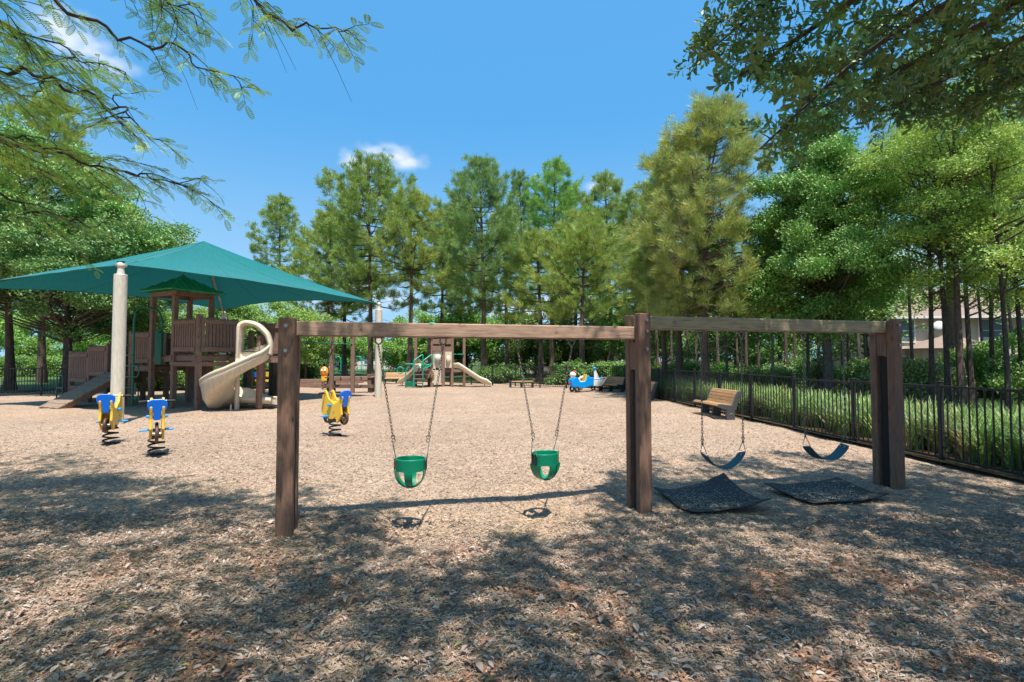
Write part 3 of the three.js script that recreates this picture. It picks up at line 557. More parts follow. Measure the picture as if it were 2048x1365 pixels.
  // serpentine green climbing pole
  { const cl = new THREE.Group(); cl.name = 'serpentine_climber'; cl.position.set(-1.58, 0, 0.42); o.add(cl);
    mesh('pole', tube([V(0, -0.2, 0), V(0, 3.0, 0)], 0.038, 10), MAT.pipe, cl);
    mesh('arch', polyline([[0, 2.9, 0], [0, 3.32, -0.05], [0.15, 3.42, -0.2], [0.62, 3.3, -0.45], [0.74, 2.9, -0.5], [0.74, 1.5, -0.5]], 0.03, 0.18), MAT.pipe, cl);
    let s = 1; for (let k = 0; k < 4; k++) { const y = 0.28 + k * 0.37; mesh('loop_rung', polyline([[0, y, 0.04], [s * 0.36, y, 0.04], [s * 0.44, y + 0.18, 0.04], [s * 0.36, y + 0.37, 0.04], [0, y + 0.37, 0.04]], 0.022, 0.12), MAT.pipe, cl); s = -s; }
  }
  // green slatted gate panels beside the tower
  for (let i = 0; i < 5; i++) mesh('handrail', polyline([[-0.88 + i * 0.07, 1.45, 0.10], [-0.88 + i * 0.07, 2.62 - (i > 2 ? 0.1 : 0), 0.10]], 0.022, 0.02), MAT.pipe, o);
  mesh('handrail', polyline([[-2.62, 0.95, 0.18], [-2.62, 2.0, 0.18], [-2.52, 2.15, 0.18], [-2.38, 2.1, 0.18]], 0.025, 0.1), MAT.pipe, o);
  mesh('handrail', polyline([[-6.75, -0.1, 0.2], [-6.75, 1.0, 0.2], [-7.2, 1.0, 0.2], [-7.2, -0.1, 0.2]], 0.025, 0.12), MAT.pipe, o);
  mesh('handrail', polyline([[-6.75, 0.5, 0.2], [-7.2, 0.5, 0.2]], 0.02, 0.12), MAT.pipe, o);
  mesh('steering_ring', new THREE.TorusGeometry(0.17, 0.02, 8, 20), MAT.pipe, o, [0.25, 3.1, -1.2]);
}
{ // spiral slide: a thing of its own bolted to the deck
  const cx = -8.9, cd = 16.55, o = thing('spiral_slide', 'cream plastic spiral slide curling down from the timber deck', 'slide', [cx, 0, -cd], 0.12);
  const fl = (a) => { const k = [[0, 1.70], [45, 1.42], [90, 1.02], [135, 0.72], [180, 0.49], [225, 0.35], [270, 0.27], [300, 0.25]]; a = a * 180 / Math.PI; for (let i = 0; i < k.length - 1; i++) if (a <= k[i + 1][0]) { const t = (a - k[i][0]) / (k[i + 1][0] - k[i][0]); return mix(k[i][1], k[i + 1][1], t); } return 0.25; };
  const Ro = 1.02, Ri = 0.09, N = 64, ring = [], amax = 1.5 * Math.PI;
  const section = (y, rim, skirt) => [[Ri, y + 0.16], [Ri + 0.05, y + 0.03], [Ri + 0.22, y - 0.02], [0.62, y - 0.03], [0.84, y + 0.01], [0.95, y + 0.12], [Ro - 0.03, y + rim], [Ro - 0.005, y + rim + 0.03], [Ro + 0.035, y + rim + 0.01], [Ro + 0.04, y + rim - 0.06], [Ro + 0.005, y + rim - 0.075], [Ro + 0.005, y + rim - 0.13], [Ro + 0.03, y + rim - 0.145], [Ro, y + rim - 0.21], [Ro - 0.06, y - skirt * 0.5], [Ro - 0.2, y - skirt], [0.55, y - skirt - 0.02], [Ri, y - 0.04]];
  const rings = [];
  for (let i = 0; i <= N; i++) {
    const a = (i / N) * amax, y = fl(a), rim = 0.34 + 0.1 * smooth(0.6, 0, a), sk = clamp(mix(0.12, 0.46, smooth(1.2, 3.0, a)), 0.05, y - 0.06);
    rings.push(section(y, rim, sk).map(([r, yy]) => V(r * Math.cos(a), Math.max(0.05, yy), r * Math.sin(a))));
  }
  for (let i = 1; i <= 12; i++) { // run-out towards +x at the back
    const t = i / 12, y = mix(0.25, 0.20, t), rim = mix(0.34, 0.10, smooth(0, 0.7, t)); rings.push(section(y, rim, 0.09).map(([r, yy]) => V(t * 1.05, Math.max(0.08, yy), -r)));
  }
  const W = rings[0].length, pos = [], idx = [], uv = [];
  rings.forEach((r, i) => r.forEach((p, k) => { pos.push(p.x, p.y, p.z); uv.push(i * 0.08, k * 0.06); }));
  for (let i = 0; i < rings.length - 1; i++) for (let k = 0; k < W; k++) { const a = i * W + k, b = i * W + (k + 1) % W; idx.push(a, a + W, b, b, a + W, b + W); }
  for (const e of [0, rings.length - 1]) for (let k = 1; k < W - 1; k++) idx.push(e * W, e * W + k, e * W + k + 1);
  const g = new THREE.BufferGeometry(); g.setAttribute('position', new THREE.Float32BufferAttribute(pos, 3)); g.setAttribute('uv', new THREE.Float32BufferAttribute(uv, 2)); g.setIndex(idx); g.computeVertexNormals();
  mesh('chute', g, MAT.cream, o);
  // entrance hood: a broad band arching over the start
  { const line = curve([[0.03, 1.55, 0], [0.03, 2.2, 0], [0.05, 2.72, 0], [0.28, 2.84, 0], [0.62, 2.74, 0.01], [0.90, 2.45, 0.02], [1.01, 2.1, 0.05], [1.02, 1.75, 0.12]], 34), P2 = [], I2 = [];
    line.forEach((p, i) => { const n = V(0, 0, 0).subVectors(line[Math.min(i + 1, 34)], line[Math.max(0, i - 1)]); const q = V(-n.y, n.x, 0).normalize(), w = 0.20 - 0.05 * (i / 34), hoodT = 0.04 + 0.07 * Math.sin(Math.PI * clamp(i / 30, 0, 1));
      for (const [t, z] of [[-hoodT, w], [-hoodT, -w], [0.04, -w], [0.055, 0], [0.04, w]]) P2.push(p.x + q.x * t, p.y + q.y * t, p.z + z - 0.05); });
    for (let i = 0; i < 34; i++) for (let k = 0; k < 5; k++) { const a = i * 5 + k, b = i * 5 + (k + 1) % 5; I2.push(a, b, a + 5, b, b + 5, a + 5); }
    for (const e of [0, 34 * 5]) I2.push(e, e + 1, e + 2, e, e + 2, e + 4, e + 2, e + 3, e + 4);
    const h = new THREE.BufferGeometry(); h.setAttribute('position', new THREE.Float32BufferAttribute(P2, 3)); h.setAttribute('uv', new THREE.Float32BufferAttribute(P2.filter((_, i) => i % 3 < 2), 2)); h.setIndex(I2); h.computeVertexNormals(); mesh('entrance_hood', h, MAT.cream, o); }
  mesh('centre_pole', cyl(0.075, 0.075, 1.9, 18), MAT.cream, o, [0, 0.85, 0]);
  for (const [x, z] of [[0.02, 0.5], [0.55, -0.5]]) mesh('support_foot', cyl(0.03, 0.03, 0.5, 10), MAT.steel, o, [x, -0.05, z]);
}

// ---------------------------------------------------------------- climbing frame and steps behind the large structure
{
  const o = thing('monkey_bars', 'timber monkey bars with green overhead ladder behind the near swing post', 'monkey bars', [-8.6, 0, -23.2], 0);
  const posts = [[-2.1, 2.3], [-0.85, 2.3], [0.05, -1.0], [1.05, -1.0]];
  for (const [x, z] of posts) mesh('post', cbox(0.17, 3.1, 0.17, 0.01, x), MAT.deck, o, [x, 1.25, z]);
  for (const y of [2.72, 2.36]) mesh('ladder_rail', polyline([[-2.1, y, 2.2], [-0.8, y + 0.02, 1.2], [0.1, y, -0.9], [1.05, y - 0.02, -0.9]], 0.025, 0.4), MAT.pipe, o);
  for (let i = 0; i < 12; i++) { const t = i / 11, x = mix(-1.9, 0.9, t), z = mix(2.1, -0.9, Math.min(1, t * 1.3)); mesh('ladder_rung', polyline([[x - 0.12, 2.38, z - 0.2], [x, 2.5, z], [x + 0.12, 2.7, z + 0.2]], 0.017, 0.1), MAT.pipe, o); }
  for (const x of [0.2, 1.2]) mesh('hand_loop', polyline([[x, 1.75, -1], [x + 0.22, 1.75, -1], [x + 0.28, 1.55, -1], [x + 0.28, 1.15, -1], [x + 0.2, 0.98, -1], [x, 0.98, -1]], 0.026, 0.1), MAT.pipeBright, o);
}
{
  const o = thing('step_climber', 'brown timber step ladder beside the spiral slide exit', 'climber', [-11.1, 0, -22.4], 0.15);
  for (const x of [-0.55, 0.5]) mesh('post', cbox(0.16, 1.75, 0.16, 0.01, x), MAT.deckDark, o, [x, 0.6, 0]);
  mesh('post', cbox(0.17, 3.3, 0.17, 0.01, 4), MAT.deck, o, [0.72, 1.35, 0.1]);
  [0.38, 0.78, 1.12].forEach((y, i) => mesh('step', cbox(1.15, 0.09, 0.22, 0.008, i), MAT.deckDark, o, [0, y, 0.2 - i * 0.12]));
  mesh('side_panel', cbox(0.08, 0.9, 0.5, 0.008), MAT.deck, o, [0.85, 0.55, 0.1]);
}
{
  const o = thing('timber_platform', 'low timber sitting platform beyond the yellow spring rider', 'platform', [-7.85, 0, -24.6], 0.06);
  for (const [x, z] of [[-0.95, 0], [0.98, 0], [-0.95, -0.8], [0.98, -0.8]]) mesh('leg', cbox(0.17, x > 0 ? 1.1 : 0.9, 0.15, 0.01, x), MAT.deckDark, o, [x, x > 0 ? 0.35 : 0.25, z], [0, 0, x > 0 ? 0.06 : 0]);
  for (let i = 0; i < 4; i++) mesh('board', cbox(2.25, 0.05, 0.2, 0.006, i), MAT.deck, o, [0, 0.75, 0.02 - i * 0.22]);
  mesh('front_board', cbox(1.8, 0.14, 0.05, 0.006), MAT.deck, o, [0, 0.66, 0.12]); mesh('front_board', cbox(2.3, 0.16, 0.06, 0.006, 2), MAT.deckDark, o, [0.05, 0.32, 0.12]);
}
{
  const o = thing('timber_border', 'long low timber border beam behind the near swing post', 'border', [-10.7, 0, -29.5], 0);
  for (const [x, y] of [[0, 0.12], [0.3, 0.36]]) mesh('beam', cbox(3.6, 0.22, 0.2, 0.012, y), MAT.deck, o, [x, y, 0]);
}
// ---------------------------------------------------------------- small play tower
{
  const o = thing('small_play_tower', 'small play tower with two cream slides and green stair rails at the back', 'play tower', [-3.65, 0, -30.1]);
  const post = (x, z, top) => mesh('post', cbox(0.16, top + 0.3, 0.16, 0.01, x), MAT.deck, o, [x, (top - 0.3) / 2, z]);
  for (const [x, z, t] of [[-1.06, 0, 3.0], [-0.36, 0.25, 3.0], [0.12, 0, 2.95], [-1.42, -1.1, 3.1], [-0.1, -1.3, 3.0], [0.72, -1.1, 3.0], [-2.2, -0.9, 3.0]]) post(x, z, t);
  for (const [x, w, y] of [[-0.72, 0.6, 2.66], [-0.12, 0.4, 2.66], [-0.72, 0.6, 2.25], [-0.12, 0.4, 2.2]]) mesh('cross_beam', cbox(w, 0.3, 0.08, 0.01, x), MAT.deck, o, [x, y, 0.08 + (x > -0.4 ? 0.06 : 0)]);
  for (const x of [-1.25, 0.4]) mesh('cross_beam', cbox(0.08, 0.2, 1.0, 0.01, x), MAT.deck, o, [x, 2.55, -0.6]);
  mesh('roof_cap', new THREE.SphereGeometry(0.32, 16, 8, 0, 6.3, 0, 1.4), MAT.pipeBright, o, [-1.15, 3.55, -0.6]); mesh('roof', new THREE.ConeGeometry(1.1, 0.75, 4), MAT.pipeBright, o, [-0.7, 3.36, -0.6], [0, 0.78, 0]);
  deckBoards(o, -2.2, 0.7, -1.3, 0.0, 1.08);
  { const g = extrude([[-0.29, 1.12], [0.29, 1.12], [0.29, 2.1], [0.24, 2.16], [-0.24, 2.16], [-0.29, 2.1]], 0.05, 0.01); const p = mesh('bubble_panel', g, MAT.cream, o, [-0.71, 0, 0.03]);
    const b = new THREE.SphereGeometry(0.2, 16, 12); b.scale(1, 1.15, 0.8); mesh('bubble_window', b, M([0.55, 0.52, 0.46], 0.15), p, [0, 1.68, 0.06]);
    const q = mesh('bubble_panel', extrude([[-0.2, 1.12], [0.2, 1.12], [0.2, 2.05], [-0.2, 2.05]], 0.05, 0.01), MAT.cream, o, [-0.1, 0, 0.16]); const b2 = new THREE.SphereGeometry(0.2, 16, 12); b2.scale(0.7, 1.2, 0.8); mesh('bubble_window', b2, M([0.62, 0.52, 0.38], 0.2), q, [0.02, 1.6, 0.05]); }
  { const p = mesh('play_panel', extrude([[-0.28, 0.22], [0.28, 0.22], [0.28, 0.95], [-0.28, 0.95]], 0.05, 0.01), MAT.cream, o, [-0.74, 0, 0.06]); for (const x of [-0.2, 0.2]) mesh('ring', new THREE.TorusGeometry(0.09, 0.022, 8, 18), MAT.cream, p, [x, 1.0, 0.02]); }
  function slide(x0, z0, dir, x1, y0) { // chute swept along a side curve, with raised rims
    const path = curve([[0, y0, 0], [0.28, y0 - 0.02, 0], [x1 * 0.35, y0 - 0.33, 0], [x1 * 0.68, 0.38, 0], [x1 * 0.86, 0.22, 0], [x1, 0.2, 0]], 26), pos = [], idx = [];
    path.forEach((p, i) => { const rim = 0.2 * smooth(26.5, 21, i) + 0.03; for (const [y, z] of [[rim, -0.30], [0.02, -0.23], [0, 0], [0.02, 0.23], [rim, 0.30], [rim - 0.03, 0.35], [-0.07, 0.28], [-0.07, -0.28], [rim - 0.03, -0.35]]) pos.push(dir * p.x, p.y + y, z); });
    for (let i = 0; i < 26; i++) for (let k = 0; k < 9; k++) { const a = i * 9 + k, b = i * 9 + (k + 1) % 9; idx.push(a, b, a + 9, b, b + 9, a + 9); }
    const g = new THREE.BufferGeometry(); g.setAttribute('position', new THREE.Float32BufferAttribute(pos, 3)); g.setIndex(idx); const n = g.toNonIndexed(); n.computeVertexNormals();
    const s = mesh('slide', g, M([0.66, 0.57, 0.42], 0.4), o, [x0, 0, z0]); g.computeVertexNormals();
    for (const z of [-0.2, 0.2]) mesh('support', cyl(0.02, 0.02, 0.3, 8), MAT.steel, s, [dir * x1 * 0.82, 0.06, z]);
  }
  slide(0.22, -0.25, 1, 2.2, 1.18); slide(-1.95, -1.0, -1, 1.35, 1.12);
  for (let i = 0; i < 4; i++) mesh('stair', cbox(0.9 - i * 0.1, 0.06, 0.3, 0.006, i), MAT.deckDark, o, [-1.95 + i * 0.16, 0.24 + i * 0.24, 0.75 - i * 0.22]);
  mesh('stair_side', cbox(0.7, 0.5, 0.06, 0.01), MAT.deck, o, [-1.3, 0.75, 0.15], [0, 0, 0.35]);
  mesh('stair_front', cbox(0.55, 0.3, 0.05, 0.01), MAT.pipe, o, [-2.15, 0.2, 0.98]);
  for (const [x, z] of [[-2.42, 0.95], [-1.5, 0.6]]) mesh('hand_rail', polyline([[x, -0.1, z], [x, 1.0, z], [x + 0.3, 1.32, z], [x + 0.46, 1.32, z - 0.2]], 0.035, 0.14), MAT.pipeBright, o);
  mesh('hand_rail', polyline([[-2.42, 1.35, 1.0], [-2.0, 1.35, 1.0], [-1.95, 1.2, 1.0], [-1.95, -0.1, 1.0]], 0.035, 0.14), MAT.pipeBright, o);
  for (const x of [-2.05, -1.5]) mesh('hand_rail', polyline([[x, 1.1, 0.5], [x, 1.55, 0.5], [x + 0.42, 1.88, 0.2], [x + 0.48, 1.85, 0.2], [x + 0.48, 1.3, 0.2], [x + 0.1, 1.08, 0.4]], 0.033, 0.1), MAT.pipeBright, o);
  mesh('hand_ring', new THREE.TorusGeometry(0.18, 0.03, 8, 20), MAT.pipeBright, o, [-2.75, 1.0, 0.9]);
  mesh('grab_bar', tube([V(0.15, 1.92, -0.5), V(0.72, 1.92, -1.0)], 0.03, 8), MAT.pipeBright, o);
}
// ---------------------------------------------------------------- spring riders
function coil(r, h, turns, wire) { const p = []; for (let i = 0; i <= turns * 18; i++) { const t = i / (turns * 18), a = t * turns * 2 * Math.PI; p.push(V(r * Math.cos(a), h * t, r * Math.sin(a))); } return tube(p, wire, 6); }
const bikeBody = smoothOutline([[-0.36, 0.16], [-0.33, 0.33], [-0.37, 0.52], [-0.31, 0.55], [-0.24, 0.41], [-0.10, 0.36], [0.0, 0.42], [0.10, 0.47], [0.19, 0.62], [0.27, 0.60], [0.32, 0.40], [0.33, 0.20], [0.26, 0.10], [0.18, 0.13], [0.10, 0.06], [-0.06, 0.05], [-0.16, 0.10], [-0.20, -0.02], [-0.27, 0.05]], 60);
const bikeBodyG = extrude(bikeBody, 0.04, 0.008), backG = (() => { const g = extrude([[-0.05, -0.14], [0.05, -0.14], [0.062, 0.02], [0.145, 0.05], [0.16, 0.13], [0.145, 0.19], [0.07, 0.22], [-0.07, 0.22], [-0.145, 0.19], [-0.16, 0.13], [-0.145, 0.05], [-0.062, 0.02]], 0.035, 0.008); g.scale(0.84, 0.92, 1); g.rotateY(Math.PI / 2); return g; })(), springG = coil(0.115, 0.30, 3.2, 0.017);
function bike(label, [x, d], heading) {       // local +x is forward
  const o = thing('motorbike_spring_rider', label, 'spring rider', [x, groundY(x, -d), -d], Math.PI / 2 - heading, 'motorbike spring riders');
  mesh('base_plate', cyl(0.14, 0.15, 0.02, 16), MAT.black, o, [0, 0.005, 0]); mesh('spring', springG, MAT.black, o, [0, 0.0, 0]);
  mesh('spring_clamp', cbox(0.24, 0.05, 0.16, 0.01), MAT.brown, o, [0, 0.325, 0]);
  const y0 = 0.32;
  for (const s of [-1, 1]) { const p = mesh('side_panel', bikeBodyG, MAT.yellow, o, [0, y0, s * 0.085]); for (const [bx, by] of [[0.12, 0.2], [-0.1, 0.2], [0, 0.3]]) mesh('bolt', cyl(0.014, 0.014, 0.012, 8), MAT.galv, p, [bx, by, s * 0.024], [Math.PI / 2, 0, 0]); mesh('footrest', cbox(0.10, 0.03, 0.14, 0.012), MAT.blueL, o, [0.10, y0 + 0.10, s * 0.175]); mesh('knee_plate', cbox(0.10, 0.045, 0.05, 0.01), MAT.blueL, o, [0.02, y0 + 0.335, s * 0.13]); }
  for (const wx of [-0.31, 0.27]) { const w = mesh('wheel', new THREE.TorusGeometry(0.115, 0.027, 10, 24), MAT.brown, o, [wx, y0 + 0.07, 0]); for (let k = 0; k < 3; k++) mesh('spoke', cbox(0.2, 0.022, 0.02, 0.004), MAT.brown, w, [0, 0, 0], [0, 0, k * Math.PI / 3]); mesh('hub', cyl(0.03, 0.03, 0.12, 10), MAT.steel, w, [0, 0, 0], [Math.PI / 2, 0, 0]); }
  mesh('seat', cbox(0.27, 0.035, 0.125, 0.012), MAT.brown, o, [-0.13, y0 + 0.335, 0]);
  mesh('backrest', backG, MAT.blue, o, [-0.345, y0 + 0.44, 0], [0, 0, 0.12]);
  mesh('handlebar', tube([V(0.19, y0 + 0.575, -0.25), V(0.22, y0 + 0.585, 0), V(0.19, y0 + 0.575, 0.25)], 0.017, 8), MAT.galv, o);
  for (const s of [-1, 1]) mesh('grip', tube([V(0.20, y0 + 0.579, s * 0.14), V(0.188, y0 + 0.574, s * 0.262)], 0.024, 8), MAT.black, o);
  mesh('tank_block', cbox(0.22, 0.09, 0.125, 0.02), MAT.yellow, o, [0.10, y0 + 0.36, 0]);
  return o;
}
const rad = Math.PI / 180;
bike('leftmost motorbike spring rider, blue backrest, in front of the cream canopy post', [-7.62, 9.73], -25 * rad);
bike('motorbike spring rider seen straight from behind, right of the cream post', [-6.03, 8.7], -35 * rad);
bike('yellow motorbike spring rider beyond the near swing post, seen from the side', [-3.75, 10.85], -54 * rad);
{ // airplane rider
  const o = thing('airplane_spring_rider', 'blue airplane spring rider with yellow seat near the back fence', 'spring rider', [3.36, 0, -25.1], Math.PI + 0.35);
  const body = smoothOutline([[-0.5, 0.42], [-0.45, 0.72], [-0.32, 0.78], [-0.24, 0.6], [-0.1, 0.5], [0.12, 0.5], [0.22, 0.68], [0.38, 0.70], [0.52, 0.58], [0.55, 0.42], [0.42, 0.25], [0.1, 0.22], [-0.3, 0.26]], 50);
  for (const s of [-1, 1]) mesh('side_panel', extrude(body, 0.05, 0.012), MAT.blueL, o, [0, 0.02, s * 0.17]);
  mesh('nose', cbox(0.14, 0.34, 0.34, 0.05), MAT.blueL, o, [0.46, 0.48, 0]); mesh('tail', cbox(0.2, 0.42, 0.5, 0.03), MAT.blueL, o, [-0.52, 0.52, 0]);
  mesh('seat', cbox(0.30, 0.06, 0.30, 0.02), MAT.yellow, o, [-0.06, 0.50, 0]); mesh('seat_back', cbox(0.08, 0.38, 0.30, 0.02), MAT.yellow, o, [-0.24, 0.68, 0], [0, 0, 0.2]);
  for (const s of [-1, 1]) mesh('wheel', new THREE.TorusGeometry(0.10, 0.05, 8, 18), MAT.black, o, [0.32, 0.16, s * 0.26]);
  mesh('propeller_hub', cyl(0.06, 0.03, 0.08, 12), MAT.red, o, [0.57, 0.45, 0], [0, 0, -1.57]); mesh('spring', coil(0.12, 0.26, 3, 0.016), MAT.black, o, [0, -0.02, 0]); mesh('base_plate', cbox(0.5, 0.03, 0.28, 0.01), MAT.black, o, [0, 0.245, 0]);
}
{ // boat rider
  const o = thing('boat_spring_rider', 'white boat spring rider with blue trim beside the far bench', 'spring rider', [4.12, 0, -25.9], 0.25);
  const hull = [[-0.45, 0.62], [-0.36, 0.30], [0.36, 0.28], [0.56, 0.52], [0.66, 0.70], [0.1, 0.64]];
  for (const s of [-1, 1]) mesh('hull_side', extrude(hull, 0.05, 0.012), MAT.white, o, [0, 0, s * 0.18]);
  mesh('deck', cbox(1.05, 0.05, 0.42, 0.015), MAT.blue, o, [0.06, 0.62, 0], [0, 0, 0.05]); mesh('mast', extrude([[0, 0.62], [0.28, 0.64], [0.05, 1.12], [0, 1.12]], 0.06, 0.012), MAT.white, o, [0.05, 0, 0]); mesh('mast_light', new THREE.SphereGeometry(0.085, 12, 10), MAT.blueL, o, [0.06, 1.16, 0]);
  mesh('spring', coil(0.12, 0.28, 3, 0.016), MAT.black, o, [0, -0.01, 0]); mesh('bench_seat', cbox(0.25, 0.05, 0.34, 0.012), MAT.orange, o, [-0.2, 0.68, 0]);
}
{ // bird rider (head only shows above the airplane)
  const o = thing('bird_spring_rider', 'yellow and white bird spring rider behind the blue airplane', 'spring rider', [3.3, 0, -26.6], Math.PI - 0.2);
  o.scale.setScalar(0.8);
  const b = new THREE.SphereGeometry(0.3, 18, 12); b.scale(1.2, 0.7, 0.7); mesh('body', b, MAT.yellow, o, [0, 0.62, 0]);
  const h = new THREE.SphereGeometry(0.19, 16, 12); h.scale(1.1, 1, 0.9); mesh('head', h, MAT.white, o, [0.16, 1.02, 0]); const c = new THREE.SphereGeometry(0.12, 14, 10); c.scale(1, 0.8, 0.7); mesh('crest', c, MAT.red, o, [0.05, 1.19, 0]);
  const w = new THREE.SphereGeometry(0.2, 14, 10); w.scale(1.3, 0.5, 0.4); mesh('wing', w, MAT.white, o, [-0.34, 0.8, 0], [0, 0, -0.6]); mesh('spring', coil(0.12, 0.36, 3, 0.016), MAT.black, o, [0, -0.01, 0]);
}
{ // riders seen under the large structure
  const o = thing('round_spring_rider', 'orange round-faced spring rider behind the monkey bars', 'spring rider', [-10.0, 0, -27.2], 0);
  const b = new THREE.SphereGeometry(0.26, 16, 12); b.scale(0.85, 1.1, 0.6); mesh('head', b, MAT.orange, o, [0, 0.95, 0]); mesh('neck', cbox(0.3, 0.3, 0.2, 0.05), MAT.yellow, o, [0, 0.6, 0]); for (const s of [-1, 1]) mesh('eye', new THREE.SphereGeometry(0.06, 10, 8), MAT.white, o, [s * 0.08, 1.03, 0.13]); mesh('spring', coil(0.12, 0.46, 3, 0.016), MAT.black, o, [0, -0.01, 0]);
}
{
  const o = thing('toy_truck_rider', 'blue and yellow truck spring rider beyond the step ladder', 'spring rider', [-12.6, 0, -26.2], 0);
  mesh('cab', cbox(0.5, 0.36, 0.35, 0.04), MAT.blue, o, [-0.3, 0.86, 0]); mesh('load_bed', cbox(0.55, 0.38, 0.38, 0.04), MAT.yellow, o, [0.3, 0.9, 0]); mesh('chassis', cbox(1.0, 0.12, 0.3, 0.02), MAT.yellow, o, [0.0, 0.52, 0]); mesh('spring', coil(0.12, 0.46, 3, 0.016), MAT.black, o, [0, -0.01, 0]);
}
// ---------------------------------------------------------------- houses
function house(label, [x, d], turn, w, dep, h, roofH, wall, roofM, wins, group) {
  const o = thing('house', label, 'house', [x, 0, -d], turn, group);
  mesh('wall', cbox(w, h, dep, 0.02), wall, o, [0, h / 2, 0]);
  const ov = 0.5, a = w / 2 + ov, b = dep / 2 + ov, rl = Math.max(0, a - b), y0 = h, p = [[-a, y0, b], [a, y0, b], [a, y0, -b], [-a, y0, -b], [-rl, y0 + roofH, 0], [rl, y0 + roofH, 0]], f = [[0, 1, 5], [0, 5, 4], [1, 2, 5], [2, 3, 4], [2, 4, 5], [3, 0, 4], [0, 2, 1], [0, 3, 2]];
  const g = new THREE.BufferGeometry(); g.setAttribute('position', new THREE.Float32BufferAttribute(f.flat().flatMap((i) => p[i]), 3)); g.setAttribute('uv', new THREE.Float32BufferAttribute(f.flat().flatMap((i) => [p[i][0], p[i][1] + p[i][2]]), 2)); g.computeVertexNormals();
  const r = mesh('roof', g, roofM, o, [0, 0.002, 0]); mesh('fascia', cbox(2 * a, 0.16, 0.06, 0.01), MAT.white, r, [0, h - 0.09, b]); 
  for (const [wx, wy, ww, wh] of wins) { const fr = mesh('window', cbox(ww + 0.16, wh + 0.16, 0.08, 0.01), MAT.white, o, [wx, wy, dep / 2 + 0.042]); for (const s of [-1, 1]) mesh('pane', cbox(ww, wh / 2 - 0.04, 0.02, 0.004), M([0.10, 0.14, 0.18], 0.12), fr, [0, s * wh / 4, 0.034]); }
  return o;
}
const roofShingle = M([0.27, 0.20, 0.165], 0.9, { map: speckMap }), stucco = M([0.62, 0.56, 0.47], 0.9, { map: speckMap }), paleWall = M([0.72, 0.71, 0.68], 0.85, { map: speckMap });
{
  const o = house('two-storey beige house with brown roof behind the slender trunks at right', [33.5, 39.5], -0.12, 13, 9, 4.6, 2.5, stucco, roofShingle, [[-5.4, 3.6, 1.0, 1.5], [0.0, 3.6, 1.5, 1.5], [2.4, 3.6, 1.2, 1.5], [-5.2, 1.0, 1.4, 1.6], [1.4, 1.1, 1.6, 1.6]]);
  const g = new THREE.ConeGeometry(2.7, 1.0, 4); g.rotateY(Math.PI / 4); g.scale(1.3, 1, 0.8); mesh('porch_roof', g, roofShingle, o, [-3.2, 2.85, 5.2]); mesh('porch_wall', cbox(4.2, 2.34, 1.4, 0.02), stucco, o, [-3.2, 1.17, 5.25]);
  const d = mesh('satellite_dish', new THREE.SphereGeometry(0.42, 16, 6, 0, 6.3, 0, 0.9), MAT.white, o, [-3.6, 3.9, 5.0], [1.1, 0, 0.5]); d.scale.set(1, 0.5, 1); mesh('dish_arm', tube([V(0, 0, 0), V(0.1, -0.9, 0.2)], 0.03, 6), MAT.galv, d);
}
house('pale far house glimpsed between pine trunks left of the small tower', [-21, 84], 0.1, 9, 7, 2.9, 1.8, paleWall, M([0.40, 0.38, 0.36], 0.9), [[-2, 1.5, 1.2, 1.3], [2, 1.5, 1.2, 1.3]]);
house('far pale house behind the monkey bars', [-38, 92], 0.0, 13, 8, 3, 2, paleWall, M([0.36, 0.33, 0.31], 0.9), [[-4, 1.6, 1.3, 1.3], [0, 1.6, 1.3, 1.3], [4, 1.6, 1.3, 1.3]]);
house('grey-roofed far house behind the wood right of the boat rider', [10.5, 62], -0.1, 12, 8, 3, 2.2, paleWall, M([0.22, 0.23, 0.26], 0.9), [[-3, 1.6, 1.3, 1.3], [3, 1.6, 1.3, 1.3]]);

// ---------------------------------------------------------------- foliage pieces
const leafMat = (t = 0.35, rough = 0.62) => new THREE.MeshPhysicalMaterial({ color: 0xffffff, roughness: rough, side: THREE.DoubleSide, transmission: t, thickness: 0, specularIntensity: 0.7 });
const needleMat = leafMat(0.48, 0.6), broadMat = leafMat(0.48, 0.42), softMat = leafMat(0.5, 0.7), grassMat = leafMat(0.42, 0.55);
function geoFrom(v) { const g = new THREE.BufferGeometry(); g.setAttribute('position', new THREE.Float32BufferAttribute(v, 3)); g.computeVertexNormals(); return g; }
const rdir = (r) => { const z = r() * 2 - 1, a = r() * 6.2832, s = Math.sqrt(1 - z * z); return V(s * Math.cos(a), z, s * Math.sin(a)); };
function tuftG(n, len, wid, spread, seed) {                              // a burst of needles round +y
  const r = rng(seed), v = [];
  for (let i = 0; i < n; i++) {
    const d = rdir(r).multiplyScalar(spread).add(V(0, 1, 0)).normalize(), s = V(0, 0, 0).crossVectors(d, rdir(r)).normalize().multiplyScalar(wid * 0.5), b = d.clone().multiplyScalar(len * 0.06 * r()).add(V(0, -len * 0.45 * r(), 0)), e = b.clone().addScaledVector(d, len * (0.7 + 0.4 * r())); e.y -= len * 0.06;
    const m = b.clone().lerp(e, 0.55);
    v.push(b.x, b.y, b.z, m.x + s.x, m.y + s.y, m.z + s.z, e.x, e.y, e.z, b.x, b.y, b.z, e.x, e.y, e.z, m.x - s.x, m.y - s.y, m.z - s.z);
  }
  return geoFrom(v);
}
